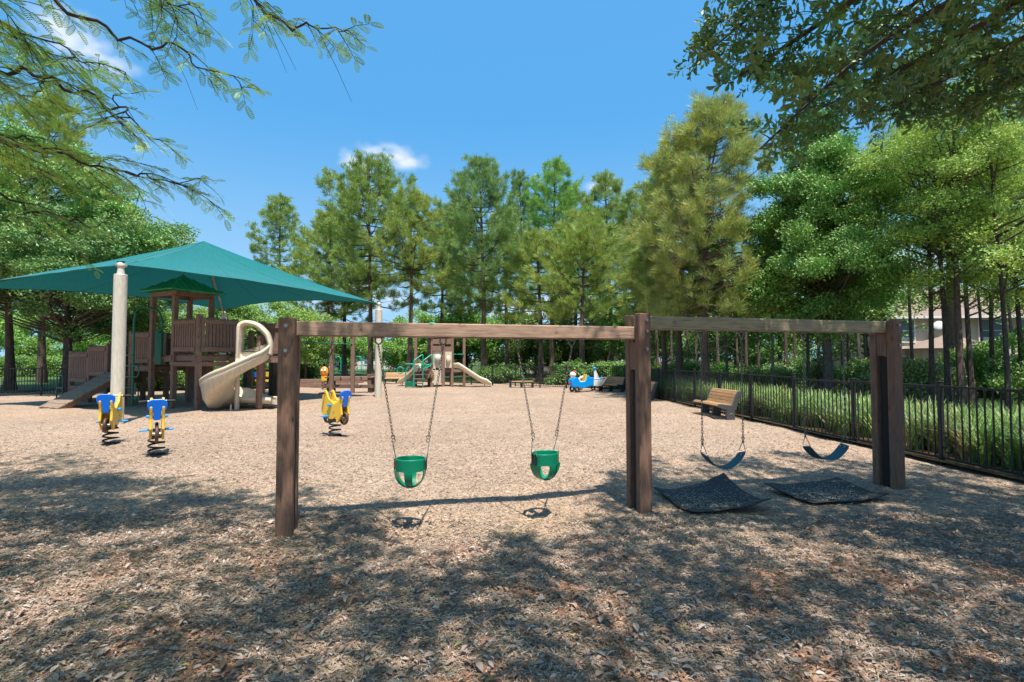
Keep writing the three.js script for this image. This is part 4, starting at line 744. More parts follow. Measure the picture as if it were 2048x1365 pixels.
function clumpG(n, rad, L, W, flat, seed) {                              // leaves scattered in a small volume
  const r = rng(seed), v = [];
  for (let i = 0; i < n; i++) {
    const c = rdir(r).multiplyScalar(rad * Math.cbrt(r())); c.y *= flat; const d = rdir(r); d.y *= 0.75; d.normalize();
    const up = V((r() - 0.5) * 2.6, 1, (r() - 0.5) * 2.6).normalize(), s = V(0, 0, 0).crossVectors(d, up).normalize(), l = L * (0.7 + 0.6 * r()), w = W * (0.7 + 0.6 * r()), n2 = V(0, 0, 0).crossVectors(s, d);
    const b = c.clone(), e = c.clone().addScaledVector(d, l).addScaledVector(n2, -l * 0.12), m = c.clone().addScaledVector(d, l * 0.5).addScaledVector(n2, -l * 0.03), p = m.clone().addScaledVector(s, w / 2).addScaledVector(n2, w * 0.14), q = m.clone().addScaledVector(s, -w / 2).addScaledVector(n2, w * 0.14);
    v.push(...b, ...p, ...m, ...p, ...e, ...m, ...b, ...m, ...q, ...m, ...e, ...q);
  }
  return geoFrom(v);
}
const tufts = [tuftG(20, 0.36, 0.021, 0.75, 1), tuftG(20, 0.38, 0.021, 0.6, 2)], tuftNear = tuftG(34, 0.28, 0.0105, 0.8, 3);
const clumpMid = clumpG(20, 0.30, 0.13, 0.075, 0.75, 4), clumpFar = clumpG(16, 0.45, 0.24, 0.14, 0.75, 5), clumpFine = clumpG(30, 0.28, 0.085, 0.05, 0.7, 6), layerG = clumpG(34, 0.34, 0.08, 0.04, 0.5, 7);
const FOL = 3.2, UPY = V(0, 1, 0), tmpQ = new THREE.Quaternion(), tmpM = new THREE.Object3D();
function place(list, p, dir, scale, roll) { tmpM.position.copy(p); tmpM.quaternion.setFromUnitVectors(UPY, dir); tmpM.rotateY(roll); tmpM.scale.setScalar(scale); tmpM.updateMatrix(); list.push(tmpM.matrix.clone()); }
const tint = (r, c, vb, vh) => { const b = 1 + (r() - 0.5) * vb, h = (r() - 0.5) * vh; return C(Math.max(0.002, FOL * c[0] * b * (1 + h)), FOL * c[1] * b, Math.max(0.002, FOL * c[2] * b * (1 - h))); };
function wobblyTrunk(r, h, r0, r1, bend, n = 12, dir = 0) {
  const pts = [], rad2 = []; for (let i = 0; i <= n; i++) { const t = i / n; pts.push(V(bend * Math.sin(t * 2.3 + dir) * t + noise2(t * 2 + dir * 7, r0 * 50) * bend * 0.25 * t, -0.3 + (h + 0.3) * t, bend * Math.cos(t * 1.7 + dir * 3) * t * 0.6 - bend * 0.0)); rad2.push(mix(r0, r1, Math.pow(t, 0.85)) * (1 + 0.55 * Math.exp(-t * n * 1.1))); }
  return { pts, rad: rad2, at: (y) => { const t = clamp((y + 0.3) / (h + 0.3), 0, 1) * n, i = Math.min(n - 1, Math.floor(t)); return pts[i].clone().lerp(pts[i + 1], t - i); } };
}
const OLIVE = [0.115, 0.145, 0.031], PINE2 = [0.095, 0.132, 0.03], PINE3 = [0.075, 0.12, 0.033];
function pine(label, px, d, topY, base, hw, o = {}) {                    // px: world x; hw: crown half width (m)
  const r = rng(o.seed ?? Math.round(px * 97 + d * 13)), g = thing('pine_tree', label, 'pine tree', [px, 0, -d], 0, 'pine trees behind the playground'), h = topY; if (!o.near) hw *= 1.28;
  const tk = wobblyTrunk(r, h, o.r0 ?? 0.23, 0.035, 0.35, 12, r() * 6); mesh('trunk', tube(tk.pts, tk.rad, 9), o.bark ?? MAT.pineBark, g);
  const limbs = [], mats = [], cols = [], geo = o.geo ?? tufts[Math.floor(r() * 2)], S = o.size ?? 1.15, per = o.per ?? 1, c = o.color ?? OLIVE;
  let y = base, a0 = r() * 6;
  while (y < h - 0.2) {
    const t = (y - base) / (h - base), env = (Math.pow(1 - t, 0.62) * (0.62 + 0.38 * smooth(0, 0.22, t))) , k = 2 + Math.floor(r() * 3);
    for (let b = 0; b < k; b++) {
      const a = a0 + (b / k) * 6.28 + r() * 0.9, len = Math.max(0.45, hw * env * (0.55 + 0.6 * r())), el = mix(0.02, 0.85, t) + (r() - 0.5) * 0.4, st = tk.at(y), dx = Math.cos(a), dz = Math.sin(a);
      const P = (s) => st.clone().add(V(dx * len * s, len * s * Math.sin(el) * 0.75 + len * 0.22 * s * s - len * 0.12 * Math.sin(s * 3), dz * len * s));
      const line = [0, 0.25, 0.5, 0.75, 1].map(P); limbs.push(tube(line, line.map((_, i) => mix(0.02 + len * 0.011, 0.008, i / 4)), 4, false));
      const nt = Math.max(3, Math.round((len * 3.4 + 2) * per * (o.near ? 1 : 1.2)));
      for (let i = 0; i < nt; i++) {
        const s = 0.22 + 0.78 * Math.sqrt(r()), p = P(s), sl = (0.25 + 0.35 * len * (1.15 - s)) * (r() < 0.5 ? -1 : 1), sd = V(-dz * sl, (0.05 + r() * 0.35) * Math.abs(sl) + 0.05, dx * sl), tip = p.clone().add(sd.multiplyScalar(0.4 + 0.7 * r())).add(V(dx * 0.2 * r(), 0, dz * 0.2 * r()));
        if (o.near && r() < 0.5) limbs.push(tube([p, tip], [0.010, 0.005], 3, false));
        const m = 2 + Math.floor(r() * 3);
        for (let q = 0; q < m; q++) { const f = tip.clone().addScaledVector(rdir(r), 0.30 * r() * S); place(mats, f, V(dx * 0.8 + (r() - 0.5) * 0.7, 0.5 + r() * 0.9, dz * 0.8 + (r() - 0.5) * 0.7).normalize(), S * (0.75 + 0.5 * r()), r() * 6.28); cols.push(tint(r, c, 0.5, 0.3)); }
      }
    }
    a0 += 1.1; y += (o.step ?? 0.42) * (0.7 + 0.6 * r()) * mix(1.2, 0.7, t);
  }
  for (let k = 0; k < 14; k++) { const p = tk.at(h - r() * 0.7).add(V((r() - 0.5) * 0.3, 0.1, (r() - 0.5) * 0.3)); place(mats, p, V((r() - 0.5) * 0.3, 1, (r() - 0.5) * 0.3).normalize(), S, r() * 6); cols.push(tint(r, c, 0.4, 0.2)); }
  // dead snags below the crown
  for (let k = 0; k < (o.snags ?? 7); k++) { const yy = mix(base * 0.35, base, r()), st = tk.at(yy), a = r() * 6.28, l = 0.4 + r() * 1.5; limbs.push(tube([st, st.clone().add(V(Math.cos(a) * l * 0.6, l * 0.08, Math.sin(a) * l * 0.6)), st.clone().add(V(Math.cos(a) * l, l * (r() - 0.3) * 0.4, Math.sin(a) * l))], [0.022, 0.014, 0.005], 4, false)); }
  mesh('limbs', mergeGeometries(limbs), o.near ? M([0.16, 0.115, 0.09], 0.9) : MAT.twig, g).userData.kind = 'stuff';
  instanced('crown', geo, needleMat, mats, cols, g);
  if (o.cones) { const cg = new THREE.SphereGeometry(0.05, 8, 6); cg.scale(0.8, 1.25, 0.8); for (let k = 0; k < o.cones; k++) { const m = mats[Math.floor(r() * mats.length)], p = V(0, 0, 0).setFromMatrixPosition(m); mesh('cone', cg, M([0.12, 0.07, 0.05], 0.9), g, [p.x, p.y - 0.1, p.z]); } }
  return g;
}
function broad(name, label, cat, x, d, h, base, rx, o = {}) {
  const r = rng(o.seed ?? Math.round(x * 71 + d * 29 + h * 7)), g = thing(name, label, cat, [x, 0, -d], 0, o.group), limbs = [], mats = [], cols = [];
  const tk = wobblyTrunk(r, h * 0.86, o.r0 ?? 0.2, 0.03, o.bend ?? 0.4, 12, r() * 6); if (!o.bush) mesh('trunk', tube(tk.pts, tk.rad, 9), o.bark ?? MAT.greyBark, g);
  const geo = o.geo ?? clumpMid, S = o.size ?? 1, c = o.color ?? [0.085, 0.15, 0.035], nc = o.clusters ?? 60, mid = (h + base) / 2, ry = (h - base) / 2;
  for (let k = 0; k < nc; k++) {
    const u = rdir(r), t = Math.pow(r(), 0.4); let y = mid + u.y * ry * t; const tt = (y - base) / (h - base), taper = o.shape === 'cone' ? Math.pow(1 - tt, 0.55) * (0.5 + 0.6 * smooth(0, 0.3, tt)) : o.shape === 'dome' ? Math.sqrt(Math.max(0.05, 1 - tt * tt)) / Math.max(0.3, Math.sqrt(1 - u.y * u.y * t * t)) * 0.85 : 1;
    const p = V(u.x * rx * t * taper, y, u.z * rx * t * taper * (o.depth ?? 1)); p.addScaledVector(rdir(r), rx * 0.1);
    const st = o.bush ? V(p.x * 0.12, 0, p.z * 0.12) : tk.at(clamp(y - Math.hypot(p.x, p.z) * 0.55, Math.min(base * 0.75, h * 0.3), h * 0.84));
    const m1 = st.clone().lerp(p, 0.5).add(V(0, -0.12 * rx * 0.3, 0)); if (r() < (o.limbs ?? 0.7)) limbs.push(tube([st, m1, p], [0.012 + rx * 0.012, 0.010 + rx * 0.005, 0.005], 4, false));
    const cr = (o.cr ?? 0.75) * (0.6 + 0.7 * r()), nq = Math.round((o.per ?? 26) * (0.6 + 0.8 * r()));
    for (let q = 0; q < nq; q++) { const f = p.clone().add(rdir(r).multiplyScalar(cr * Math.pow(r(), 0.45)).multiply(V(1, o.flat ?? 0.62, 1))); if (f.y < 0.1) continue; place(mats, f, V((r() - 0.5) * 0.8, 1, (r() - 0.5) * 0.8).normalize(), S * (0.7 + 0.6 * r()), r() * 6.28); cols.push(tint(r, c, 0.55, 0.35)); }
  }
  if (limbs.length) mesh(o.bush ? 'stems' : 'limbs', mergeGeometries(limbs), o.limbMat ?? MAT.twig, g).userData.kind = 'stuff';
  instanced(o.bush ? 'foliage' : 'crown', geo, o.mat ?? broadMat, mats, cols, g);
  return g;
}
const X = (px, d) => ((px - 1024) / 1020) * d, Y = (py, d) => 1.62 + ((719 - py) / 1020) * d;

// ---------------------------------------------------------------- pines behind the playground
pine('slim pine left of the tallest pine group, above the canopy slope', X(560, 47), 47, Y(395, 47), 9, 2.6, { color: PINE2 });
pine('broad pine with rounded shoulders above the canopy right slope', X(652, 46), 46, Y(425, 46), 5, 4.2, { color: OLIVE });
pine('tallest left pine with pointed top, right of the canopy', X(741, 40), 40, Y(318, 40), 6.2, 5.0, { color: PINE2, per: 1.15 });
pine('pine leaning against the tallest left pine, directly behind the small tower stairs', X(818, 38.5), 38.5, Y(385, 38.5), 6.6, 3.9, { color: OLIVE });
pine('lower pine in the gap between the two tallest pines', X(880, 46), 46, Y(420, 46), 6, 3.6, { color: PINE2 });
pine('tall flat-topped pine above the right slide of the small tower', X(967, 37), 37, Y(312, 37), 5.5, 3.7, { color: PINE3, per: 1.1 });
pine('thin pine spire between the flat-topped pine and the next', X(1046, 50), 50, Y(345, 50), 11, 1.5, { color: PINE3 });
pine('bright green pine behind the right bucket swing', X(1105, 41), 41, Y(325, 41), 6, 3.4, { color: [0.085, 0.15, 0.03], per: 1.1 });
pine('pine with low sweeping boughs left of the middle swing post', X(1165, 34), 34, Y(430, 34), 4.4, 3.3, { color: OLIVE });
pine('pine behind the middle swing post, upper crown showing', X(1222, 43), 43, Y(345, 43), 5, 3.2, { color: PINE2 });
pine('narrow pine filling the gap left of the tallest left pine', X(690, 49), 49, Y(395, 49), 5.5, 3.2, { color: PINE2 });
pine('back-row pine seen left of the flat-topped pine', X(925, 50), 50, Y(400, 50), 6, 3.0, { color: OLIVE });
pine('low back-row pine just right of the flat-topped pine', X(1015, 44), 44, Y(420, 44), 5, 2.8, { color: OLIVE });
pine('back-row pine just right of the bright green pine', X(1150, 48), 48, Y(375, 48), 6, 3.0, { color: PINE2 });
pine('mid-height pine between middle swing post and slender pine', X(1275, 36), 36, Y(390, 36), 4.5, 3.0, { color: PINE2 });
pine('small pine beside the grey back fence', X(1080, 36), 36, Y(470, 36), 4.6, 2.8, { color: OLIVE, bark: MAT.darkBark });
pine('large near pine with brown cones above the pale beam', X(1413, 20), 20, Y(205, 20), 3.1, 3.6, { near: true, geo: tuftNear, size: 1.2, step: 0.28, per: 1.35, color: [0.12, 0.14, 0.036], r0: 0.17, cones: 34, seed: 909 });
pine('slender pine just left of the large near pine', X(1331, 24), 24, Y(330, 24), 3.4, 2.6, { near: true, geo: tuftNear, size: 1.2, step: 0.34, per: 1.4, color: PINE2, r0: 0.14, seed: 41 });
pine('pine between the large near pine and the middle post', X(1361, 23), 23, Y(290, 23), 3.6, 2.7, { near: true, geo: tuftNear, size: 1.2, step: 0.34, per: 1.4, color: OLIVE, r0: 0.17, seed: 42 });
pine('pine high at the far right above the slender trunks', X(1900, 22), 22, 15.5, 9.0, 3.4, { near: true, geo: tuftNear, size: 1.3, step: 0.4, per: 1.4, color: PINE3, r0: 0.2 });
pine('rightmost pine, its crown under the oak boughs', X(2080, 20), 20, 14, 7.2, 3.4, { near: true, geo: tuftNear, size: 1.3, step: 0.4, per: 1.4, color: PINE3, r0: 0.2 });
pine('distant pine rising left of the canopy peak', X(85, 34), 34, 19, 8, 3.6, { color: OLIVE, seed: 5 });

// ---------------------------------------------------------------- broadleaf trees on the right
broad('sweetgum_tree', 'large bright leafy tree filling the space right of the near pine', 'tree', X(1655, 18.5), 18.5, Y(238, 18.5), 2.5, 3.7, { clusters: 135, per: 48, geo: clumpFine, cr: 0.56, color: [0.078, 0.138, 0.034], r0: 0.19, shape: 'cone', bark: MAT.greyBark, seed: 77, size: 1.05 });
for (const [px, d, w, top, lab] of [[1861, 15.5, 0.085, 9.5, 'slender trunk tree right beside the right swing post'], [1895, 15, 0.095, 10, 'slender tree, second trunk right of the swing frame'], [1923, 14.6, 0.115, 10.5, 'thicker brown slender tree in front of the house'], [1942, 15.8, 0.085, 10, 'dark thin tree just right of the thicker brown one'], [1981, 16.5, 0.08, 9, 'grey thin tree left of the right picture edge'], [2012, 14, 0.075, 8.6, 'thin crooked tree near the right picture edge'], [2046, 16, 0.085, 9, 'thin tree at the right picture edge']])
  broad('slender_tree', lab, 'tree', X(px, d), d, top, 2.9, 1.9, { clusters: 36, per: 13, geo: px % 2 ? layerG : clumpFine, cr: 0.62, flat: 0.5, color: [0.105, 0.15, 0.028], mat: softMat, r0: w, bend: 0.18, bark: px === 1923 ? MAT.pineBark : MAT.darkBark, group: 'slender trees beyond the right fence', limbs: 1, seed: px });
for (const [px, d, w, h, lab] of [[1456, 22, 0.075, 8, 'pale thin trunk tree right of the large near pine'], [1477, 25, 0.07, 8.5, 'thin grey tree behind the leafy sweetgum'], [1541, 19, 0.06, 6, 'small crooked tree under the sweetgum'], [1613, 20, 0.075, 7, 'dark thin tree left of the sweetgum trunk'], [1700, 21, 0.07, 6.5, 'thin tree right of the sweetgum trunk'], [1735, 23, 0.08, 8, 'thin tree left of the right swing post']])
  broad('young_tree', lab, 'tree', X(px, d), d, h, 3.2, 1.6, { clusters: 26, per: 14, geo: clumpMid, cr: 0.6, color: [0.075, 0.125, 0.03], r0: w, bend: 0.3, bark: MAT.greyBark, group: 'young trees in the wood', seed: px });
// the wood further back on the right
const backs = [[1280, 40, 8, 'mid green tree behind the middle swing post'], [1390, 36, 9, 'dark tree behind the large near pine'], [1470, 34, 9.5, 'dense tree behind the thin pale trunk'], [1560, 32, 9, 'dense tree left behind the sweetgum'], [1650, 34, 11, 'dense tree right behind the sweetgum'], [1735, 31, 8.5, 'shaded tree left of the house'], [1330, 52, 8, 'far shaded tree behind the slender pines'], [1430, 48, 8, 'far shaded tree behind the near pine trunk'], [1510, 46, 8, 'far shaded tree seen under the sweetgum, left'], [1600, 50, 9, 'far shaded tree seen under the sweetgum, middle'], [1690, 46, 8, 'far shaded tree seen under the sweetgum, right'], [1790, 48, 8, 'far shaded tree left of the house roof'], [2150, 30, 9, 'leafy tree right of the house'], [2120, 25, 10, 'leafy tree at the far right edge']];
for (const [px, d, h, lab] of backs) broad('wood_tree', lab, 'tree', X(px, d), d, h, d > 40 ? 0.2 : 1.4, d > 40 ? 4.6 : 3.4, { clusters: d > 40 ? 80 : 48, per: d > 40 ? 20 : 15, geo: clumpFar, size: 0.8, cr: 1.0, color: [0.07, 0.125, 0.03], r0: 0.16, bark: MAT.darkBark, group: 'trees in the wood on the right', seed: px + 3 });
const trunks = [[1300, 30, 0.1, 7], [1316, 33, 0.12, 8], [1345, 31, 0.09, 8], [1378, 28, 0.10, 8], [1392, 33, 0.1, 9], [1436, 29, 0.1, 8], [1495, 27, 0.09, 8], [1520, 30, 0.11, 8], [1575, 26, 0.1, 8], [1592, 29, 0.09, 8], [1640, 25, 0.08, 8], [1684, 27, 0.1, 8], [1720, 28, 0.1, 8], [1826, 24, 0.09, 8], [1965, 22, 0.07, 8], [2028, 20, 0.07, 7]];
const ordinal = ['first', 'second', 'third', 'fourth', 'fifth', 'sixth', 'seventh', 'eighth', 'ninth', 'tenth', 'eleventh', 'twelfth', 'thirteenth', 'fourteenth', 'fifteenth', 'last'];
for (const [ti, [px, d, w, h]] of trunks.entries()) { const r = rng(px * 3), o = thing('bare_trunk', `thin bare trunk in the shaded wood, ${ordinal[ti]} counted right from the middle swing post`, 'tree trunk', [X(px, d), 0, -d], 0, 'thin trunks in the shaded wood'); const tk = wobblyTrunk(r, h, w, w * 0.5, 0.25, 10, r() * 6); mesh('trunk', tube(tk.pts, tk.rad, 7), r() < 0.5 ? MAT.greyBark : MAT.pineBark, o); for (let k = 0; k < 4; k++) { const st = tk.at(1.6 + r() * (h - 2)), a = r() * 6.28, l = 0.3 + r() * 0.7; mesh('twig', tube([st, st.clone().add(V(Math.cos(a) * l, l * 0.4, Math.sin(a) * l))], [0.014, 0.004], 4, false), MAT.twig, o); } }
for (const [px, d, h, rx, lab, c] of [[1262, 28.5, 1.5, 1.3, 'bright green shrub behind the bench corner', [0.095, 0.15, 0.028]], [1330, 26, 1.35, 1.5, 'leafy hedge shrub left of the near pine trunk', [0.075, 0.13, 0.028]], [1385, 25.5, 1.4, 1.3, 'leafy hedge shrub right of the slender pines', [0.075, 0.13, 0.028]], [1450, 24, 1.3, 1.3, 'low shrub beneath the pale thin trunk', [0.08, 0.14, 0.03]], [1530, 23, 1.2, 1.4, 'low shrub under the sweetgum, left', [0.07, 0.12, 0.03]], [1600, 26, 1.5, 1.6, 'dark shrub behind the sweetgum trunk', [0.06, 0.10, 0.03]], [1760, 20, 1.7, 1.2, 'olive shrub left of the right swing post', [0.08, 0.12, 0.04]], [1832, 17.5, 1.4, 1.2, 'spiky olive shrub right of the swing post', [0.12, 0.14, 0.05]], [1905, 20, 2.2, 1.5, 'tall shrub in front of the house', [0.09, 0.14, 0.03]], [1990, 18, 2.4, 1.5, 'tall loose shrub near the right edge', [0.08, 0.13, 0.03]], [2070, 16, 2.0, 1.4, 'shrub at the right edge behind the fence', [0.07, 0.12, 0.03]]])
  broad('shrub', lab, 'shrub', X(px, d), d, h, 0.15, rx, { bush: true, clusters: 26, per: 26, geo: clumpFine, cr: 0.42, color: c, group: 'shrubs beyond the right fence', seed: px + 9 });

// ---------------------------------------------------------------- background centre and left
for (const [px, d, h, rx, lab, c] of [[545, 33, 5.6, 2.8, 'light green leafy tree behind the canopy right corner', [0.095, 0.145, 0.03]], [610, 36, 5.0, 2.4, 'leafy light tree beneath the broad pine', [0.09, 0.14, 0.03]], [470, 31, 5.4, 2.6, 'leafy tree right of the play tower roof', [0.085, 0.135, 0.03]], [385, 32, 5.0, 2.6, 'leafy tree behind the play tower', [0.085, 0.135, 0.03]], [300, 30, 4.6, 2.2, 'leafy tree left behind the play tower', [0.085, 0.135, 0.03]]])
  broad('leafy_tree', lab, 'tree', X(px, d), d, h, 1.5, rx, { clusters: 60, per: 30, geo: clumpMid, cr: 0.75, color: c, r0: 0.10, mat: softMat, group: 'leafy trees behind the large play structure', seed: px + 1, shape: 'dome' });
broad('oak_tree', 'dark spreading oak behind the timber ramp', 'tree', X(134, 25), 25, 8.8, 3.2, 4.6, { clusters: 120, per: 44, geo: clumpMid, cr: 0.9, color: [0.065, 0.115, 0.035], r0: 0.27, bark: MAT.darkBark, seed: 21, flat: 0.5 });
broad('oak_tree', 'tall leafy oak with bare trunk at the left picture edge', 'tree', X(22, 26), 26, 13.5, 4.6, 5.2, { clusters: 150, per: 44, geo: clumpMid, cr: 1.0, color: [0.085, 0.145, 0.04], r0: 0.22, bark: MAT.pineBark, seed: 22, flat: 0.5 });
broad('oak_tree', 'leafy oak above the left canopy slope', 'tree', X(235, 33), 33, 11.5, 4.2, 4.4, { clusters: 110, per: 40, geo: clumpMid, size: 1.2, cr: 1.0, color: [0.075, 0.13, 0.035], r0: 0.22, bark: MAT.darkBark, seed: 23, flat: 0.5 });
for (const [px, d, h, rx, lab] of [[60, 60, 7, 5, 'bright far tree across the left lawn'], [-60, 50, 9, 5, 'far tree beyond the left picture edge'], [190, 66, 7.5, 5.5, 'bright far tree behind the oak trunk'], [330, 70, 8, 6, 'far tree behind the play structure'], [450, 75, 8, 6, 'far tree right of the play structure'], [600, 70, 6, 4.5, 'far tree behind the monkey bars'], [680, 62, 5, 3.6, 'small far tree on the lawn right of the monkey bars'], [795, 64, 6.5, 4, 'far tree left of the small tower'], [870, 58, 7.5, 4.5, 'bright tree directly behind the small tower'], [935, 52, 6.5, 4, 'bright leafy tree right of the small tower'], [1000, 55, 7, 4.4, 'bright leafy tree behind the right slide'], [1070, 50, 6, 4, 'shaded tree behind the grey back fence'], [1140, 52, 6.5, 4.4, 'shaded tree left of the boat rider'], [1210, 50, 7, 4.4, 'shaded tree behind the boat rider']])
  broad('far_tree', lab, 'tree', X(px, d), d, h, 0.8, rx, { clusters: 60, per: 24, geo: clumpFar, size: 1.0, cr: 1.1, color: px > 1050 ? [0.07, 0.115, 0.028] : [0.09, 0.15, 0.03], r0: 0.16, bark: MAT.darkBark, mat: softMat, group: 'far trees round the park', seed: px + 700 });
for (const [px, d, h, rx, lab] of [[835, 41, 1.5, 1.5, 'round shrub behind the small tower stairs'], [560, 39, 1.7, 1.7, 'dark shrub on the fence behind the monkey bars'], [615, 39.5, 1.5, 1.5, 'dark shrub left of the orange rider'], [330, 27, 1.5, 1.6, 'dark hedge shrub below the play tower'], [410, 28, 1.6, 1.7, 'dark hedge shrub below the slide deck'], [495, 28.5, 1.5, 1.5, 'dark hedge shrub behind the step ladder'], [255, 27, 1.4, 1.5, 'dark hedge shrub left of the play tower'], [1000, 36, 1.1, 1.4, 'low green shrub left of the grey fence'], [1150, 33, 1.2, 1.5, 'low green shrub behind the airplane rider'], [1215, 31, 1.2, 1.3, 'low green shrub behind the far bench']])
  broad('shrub', lab, 'shrub', X(px, d), d, h, 0.1, rx, { bush: true, clusters: 26, per: 22, geo: clumpMid, cr: 0.5, color: [0.07, 0.12, 0.03], group: 'shrubs along the back fence', seed: px + 99 });
{ // clipped hedge across the left lawn
  const r = rng(404), m = [], c = [], o = thing('hedge', 'long clipped green hedge across the left lawn', 'hedge', [-38, 0, -46]);
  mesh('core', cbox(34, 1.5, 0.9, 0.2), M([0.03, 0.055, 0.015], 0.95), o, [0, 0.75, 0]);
  for (let i = 0; i < 5200; i++) { place(m, V((r() - 0.5) * 34.6, r() * 1.75, (r() - 0.5) * 1.5), rdir(r), 0.8 + r() * 0.5, r() * 6); c.push(tint(r, [0.08, 0.135, 0.03], 0.5, 0.3)); }
  instanced('foliage', clumpMid, broadMat, m, c, o);
}
// ---------------------------------------------------------------- border grass behind the right fence
{
  const r = rng(31), v = [];
  for (let i = 0; i < 16; i++) {
    const a = r() * 6.28, lean = 0.12 + r() * 0.75, h = 0.45 + r() * 0.38, w = 0.009 + r() * 0.006, bx = (r() - 0.5) * 0.1, bz = (r() - 0.5) * 0.1, dx = Math.cos(a), dz = Math.sin(a), sx = -dz * w, sz = dx * w;
    const P = [0, 0.35, 0.7, 1].map((t) => [bx + dx * lean * h * t * t, h * t * (1 - 0.38 * lean * t * t), bz + dz * lean * h * t * t, 1 - t * t * 0.9]);
    for (let k = 0; k < 3; k++) { const A = P[k], B = P[k + 1], L = (q, s) => [q[0] + s * sx * q[3], q[1], q[2] + s * sz * q[3]]; v.push(...L(A, -1), ...L(A, 1), ...L(B, 1), ...L(A, -1), ...L(B, 1), ...L(B, -1)); }
  }
  const blade = geoFrom(v), m = [], c = [];
  for (let i = 0; i < 5600; i++) {
    const d = 3.6 + Math.pow(r(), 0.8) * 22, fx = 6.72 - 0.048 * (d - 8), off = 0.18 + Math.pow(r(), 0.7) * 2.1, x = fx + off;
    if (noise2(x * 0.8, d * 0.5) < -0.35 - (off > 0.45 ? 0.1 : -0.35)) continue;
    const dry = r(); place(m, V(x, 0.05, -d), V((r() - 0.5) * 0.2, 1, (r() - 0.5) * 0.2).normalize(), 0.7 + r() * 0.5, r() * 6.28); c.push(tint(r, dry < 0.16 ? [0.115, 0.098, 0.045] : [0.072, 0.118, 0.03], 0.6, 0.35));
  }
  for (let i = 0; i < 3200; i++) { const d = 5 + r() * 24, x = 8.6 - 0.03 * d + r() * (2 + d * 0.6); if (noise2(x * 0.4 + 5, d * 0.4) < -0.1) continue; place(m, V(x, 0.05, -d), V((r() - 0.5) * 0.3, 1, (r() - 0.5) * 0.3).normalize(), 0.35 + r() * 0.35, r() * 6.28); c.push(tint(r, [0.065, 0.105, 0.026], 0.6, 0.4)); }
  tag(instanced('border_grass', blade, grassMat, m, c), 'tall green border grass growing behind the right fence', 'grass');
}

// ---------------------------------------------------------------- near trees that overhang the camera
const frondG = (() => {                                                  // a feathery leaf: two rows of narrow leaflets on a thin stalk, along +x
  const v = []; const n = 8;
  for (let i = 0; i < n; i++) for (const s of [-1, 1]) {
    const t = (i + 0.5) / n, x = t, l = 0.27 * Math.pow(Math.sin(Math.PI * clamp(0.12 + t * 0.8, 0, 1)), 0.7), w = 0.085, ex = x + l * 0.6, ez = s * l, y = -0.25 * t * t, dy = -0.05 * l;
    v.push(x, y, 0, x + w * 0.3 + l * 0.2, y, s * l * 0.5 - w * 0.5 * s, ex, y + dy, ez, x, y, 0, ex, y + dy, ez, x - w * 0.6 + l * 0.22, y, s * l * 0.5 + w * 0.55 * s);
  }
  for (let i = 0; i < 3; i++) { const a = i / 3, b = (i + 1) / 3; v.push(a, -0.25 * a * a, -0.012, b, -0.25 * b * b, -0.010, b, -0.25 * b * b, 0.010, a, -0.25 * a * a, -0.012, b, -0.25 * b * b, 0.010, a, -0.25 * a * a, 0.012); }
  return geoFrom(v);
})();
const sprayG = (seed) => {                                               // a twig end with a whorl of blunt oak leaves, along +y
  const r = rng(seed), v = [];
  const leaf = (b, d, up, l, w) => {
    const s = V(0, 0, 0).crossVectors(d, up).normalize(), n = V(0, 0, 0).crossVectors(s, d), at = (t, k) => b.clone().addScaledVector(d, l * t).addScaledVector(s, k * w).addScaledVector(n, Math.abs(k) * w * 0.25 - l * 0.16 * t * t);
    const T = [[0, 0.02], [0.35, 0.26], [0.72, 0.5], [0.93, 0.3], [1, 0.02]];
    for (let i = 0; i < 4; i++) for (const k of [-1, 1]) { const a = at(T[i][0], 0), b2 = at(T[i + 1][0], 0), c = at(T[i][0], k * T[i][1]), e = at(T[i + 1][0], k * T[i + 1][1]); v.push(...a, ...c, ...b2, ...b2, ...c, ...e); }
  };
  for (let i = 0; i < 9; i++) { const t = 0.35 + 0.65 * (i / 8), a = i * 2.4 + r(), el = 0.15 + r() * 0.9, d = V(Math.cos(a) * Math.cos(el), Math.sin(el), Math.sin(a) * Math.cos(el)); leaf(V(0, 0.16 * t, 0), d, V((r() - 0.5) * 0.5, 1, (r() - 0.5) * 0.5).normalize(), 0.055 + r() * 0.035, 0.026 + r() * 0.012); }
  v.push(-0.0016, 0, 0, 0.0016, 0, 0, 0, 0.17, 0, 0, 0, -0.0016, 0, 0, 0.0016, 0, 0.17, 0);
  return geoFrom(v);
};
const sprays = [sprayG(1), sprayG(2)];
// an individual in view and near becomes a mesh of its own; the rest of the crown is one mass
function crownOf(o, partName, geos, material, items, many = 300) {
  const cam = V(0, 1.62, 0), base = o.position; const seen = items.filter((it) => { const w = it.p.clone().add(base); const d = -w.z; return d > 1 && Math.abs(w.x) < d * 1.0 && (w.y - 1.62) < d * 0.70; }).sort((a, b) => a.p.clone().add(base).distanceTo(cam) - b.p.clone().add(base).distanceTo(cam)).slice(0, many);
  const single = new Set(seen), shades = new Map(); const m = [], c = [];
  for (const it of items) {
    if (single.has(it)) {
      const k = Math.round(it.k * 5), key = k; if (!shades.has(key)) { const mt = material.clone(); mt.color = it.c.clone(); shades.set(key, mt); }
      const q = mesh(partName, geos[it.g], shades.get(key), o); q.matrix.copy(it.m); q.matrix.decompose(q.position, q.quaternion, q.scale);
    } else { m.push(it.m); c.push(it.c); }
  }
  instanced('crown', geos[0], material, m, c, o);
}
const basisM = (p, x, y, s) => { const z = V(0, 0, 0).crossVectors(x, y).normalize(), yy = V(0, 0, 0).crossVectors(z, x).normalize(), m = new THREE.Matrix4().makeBasis(x, yy, z); m.scale(V(s, s, s)); m.setPosition(p); return m; };
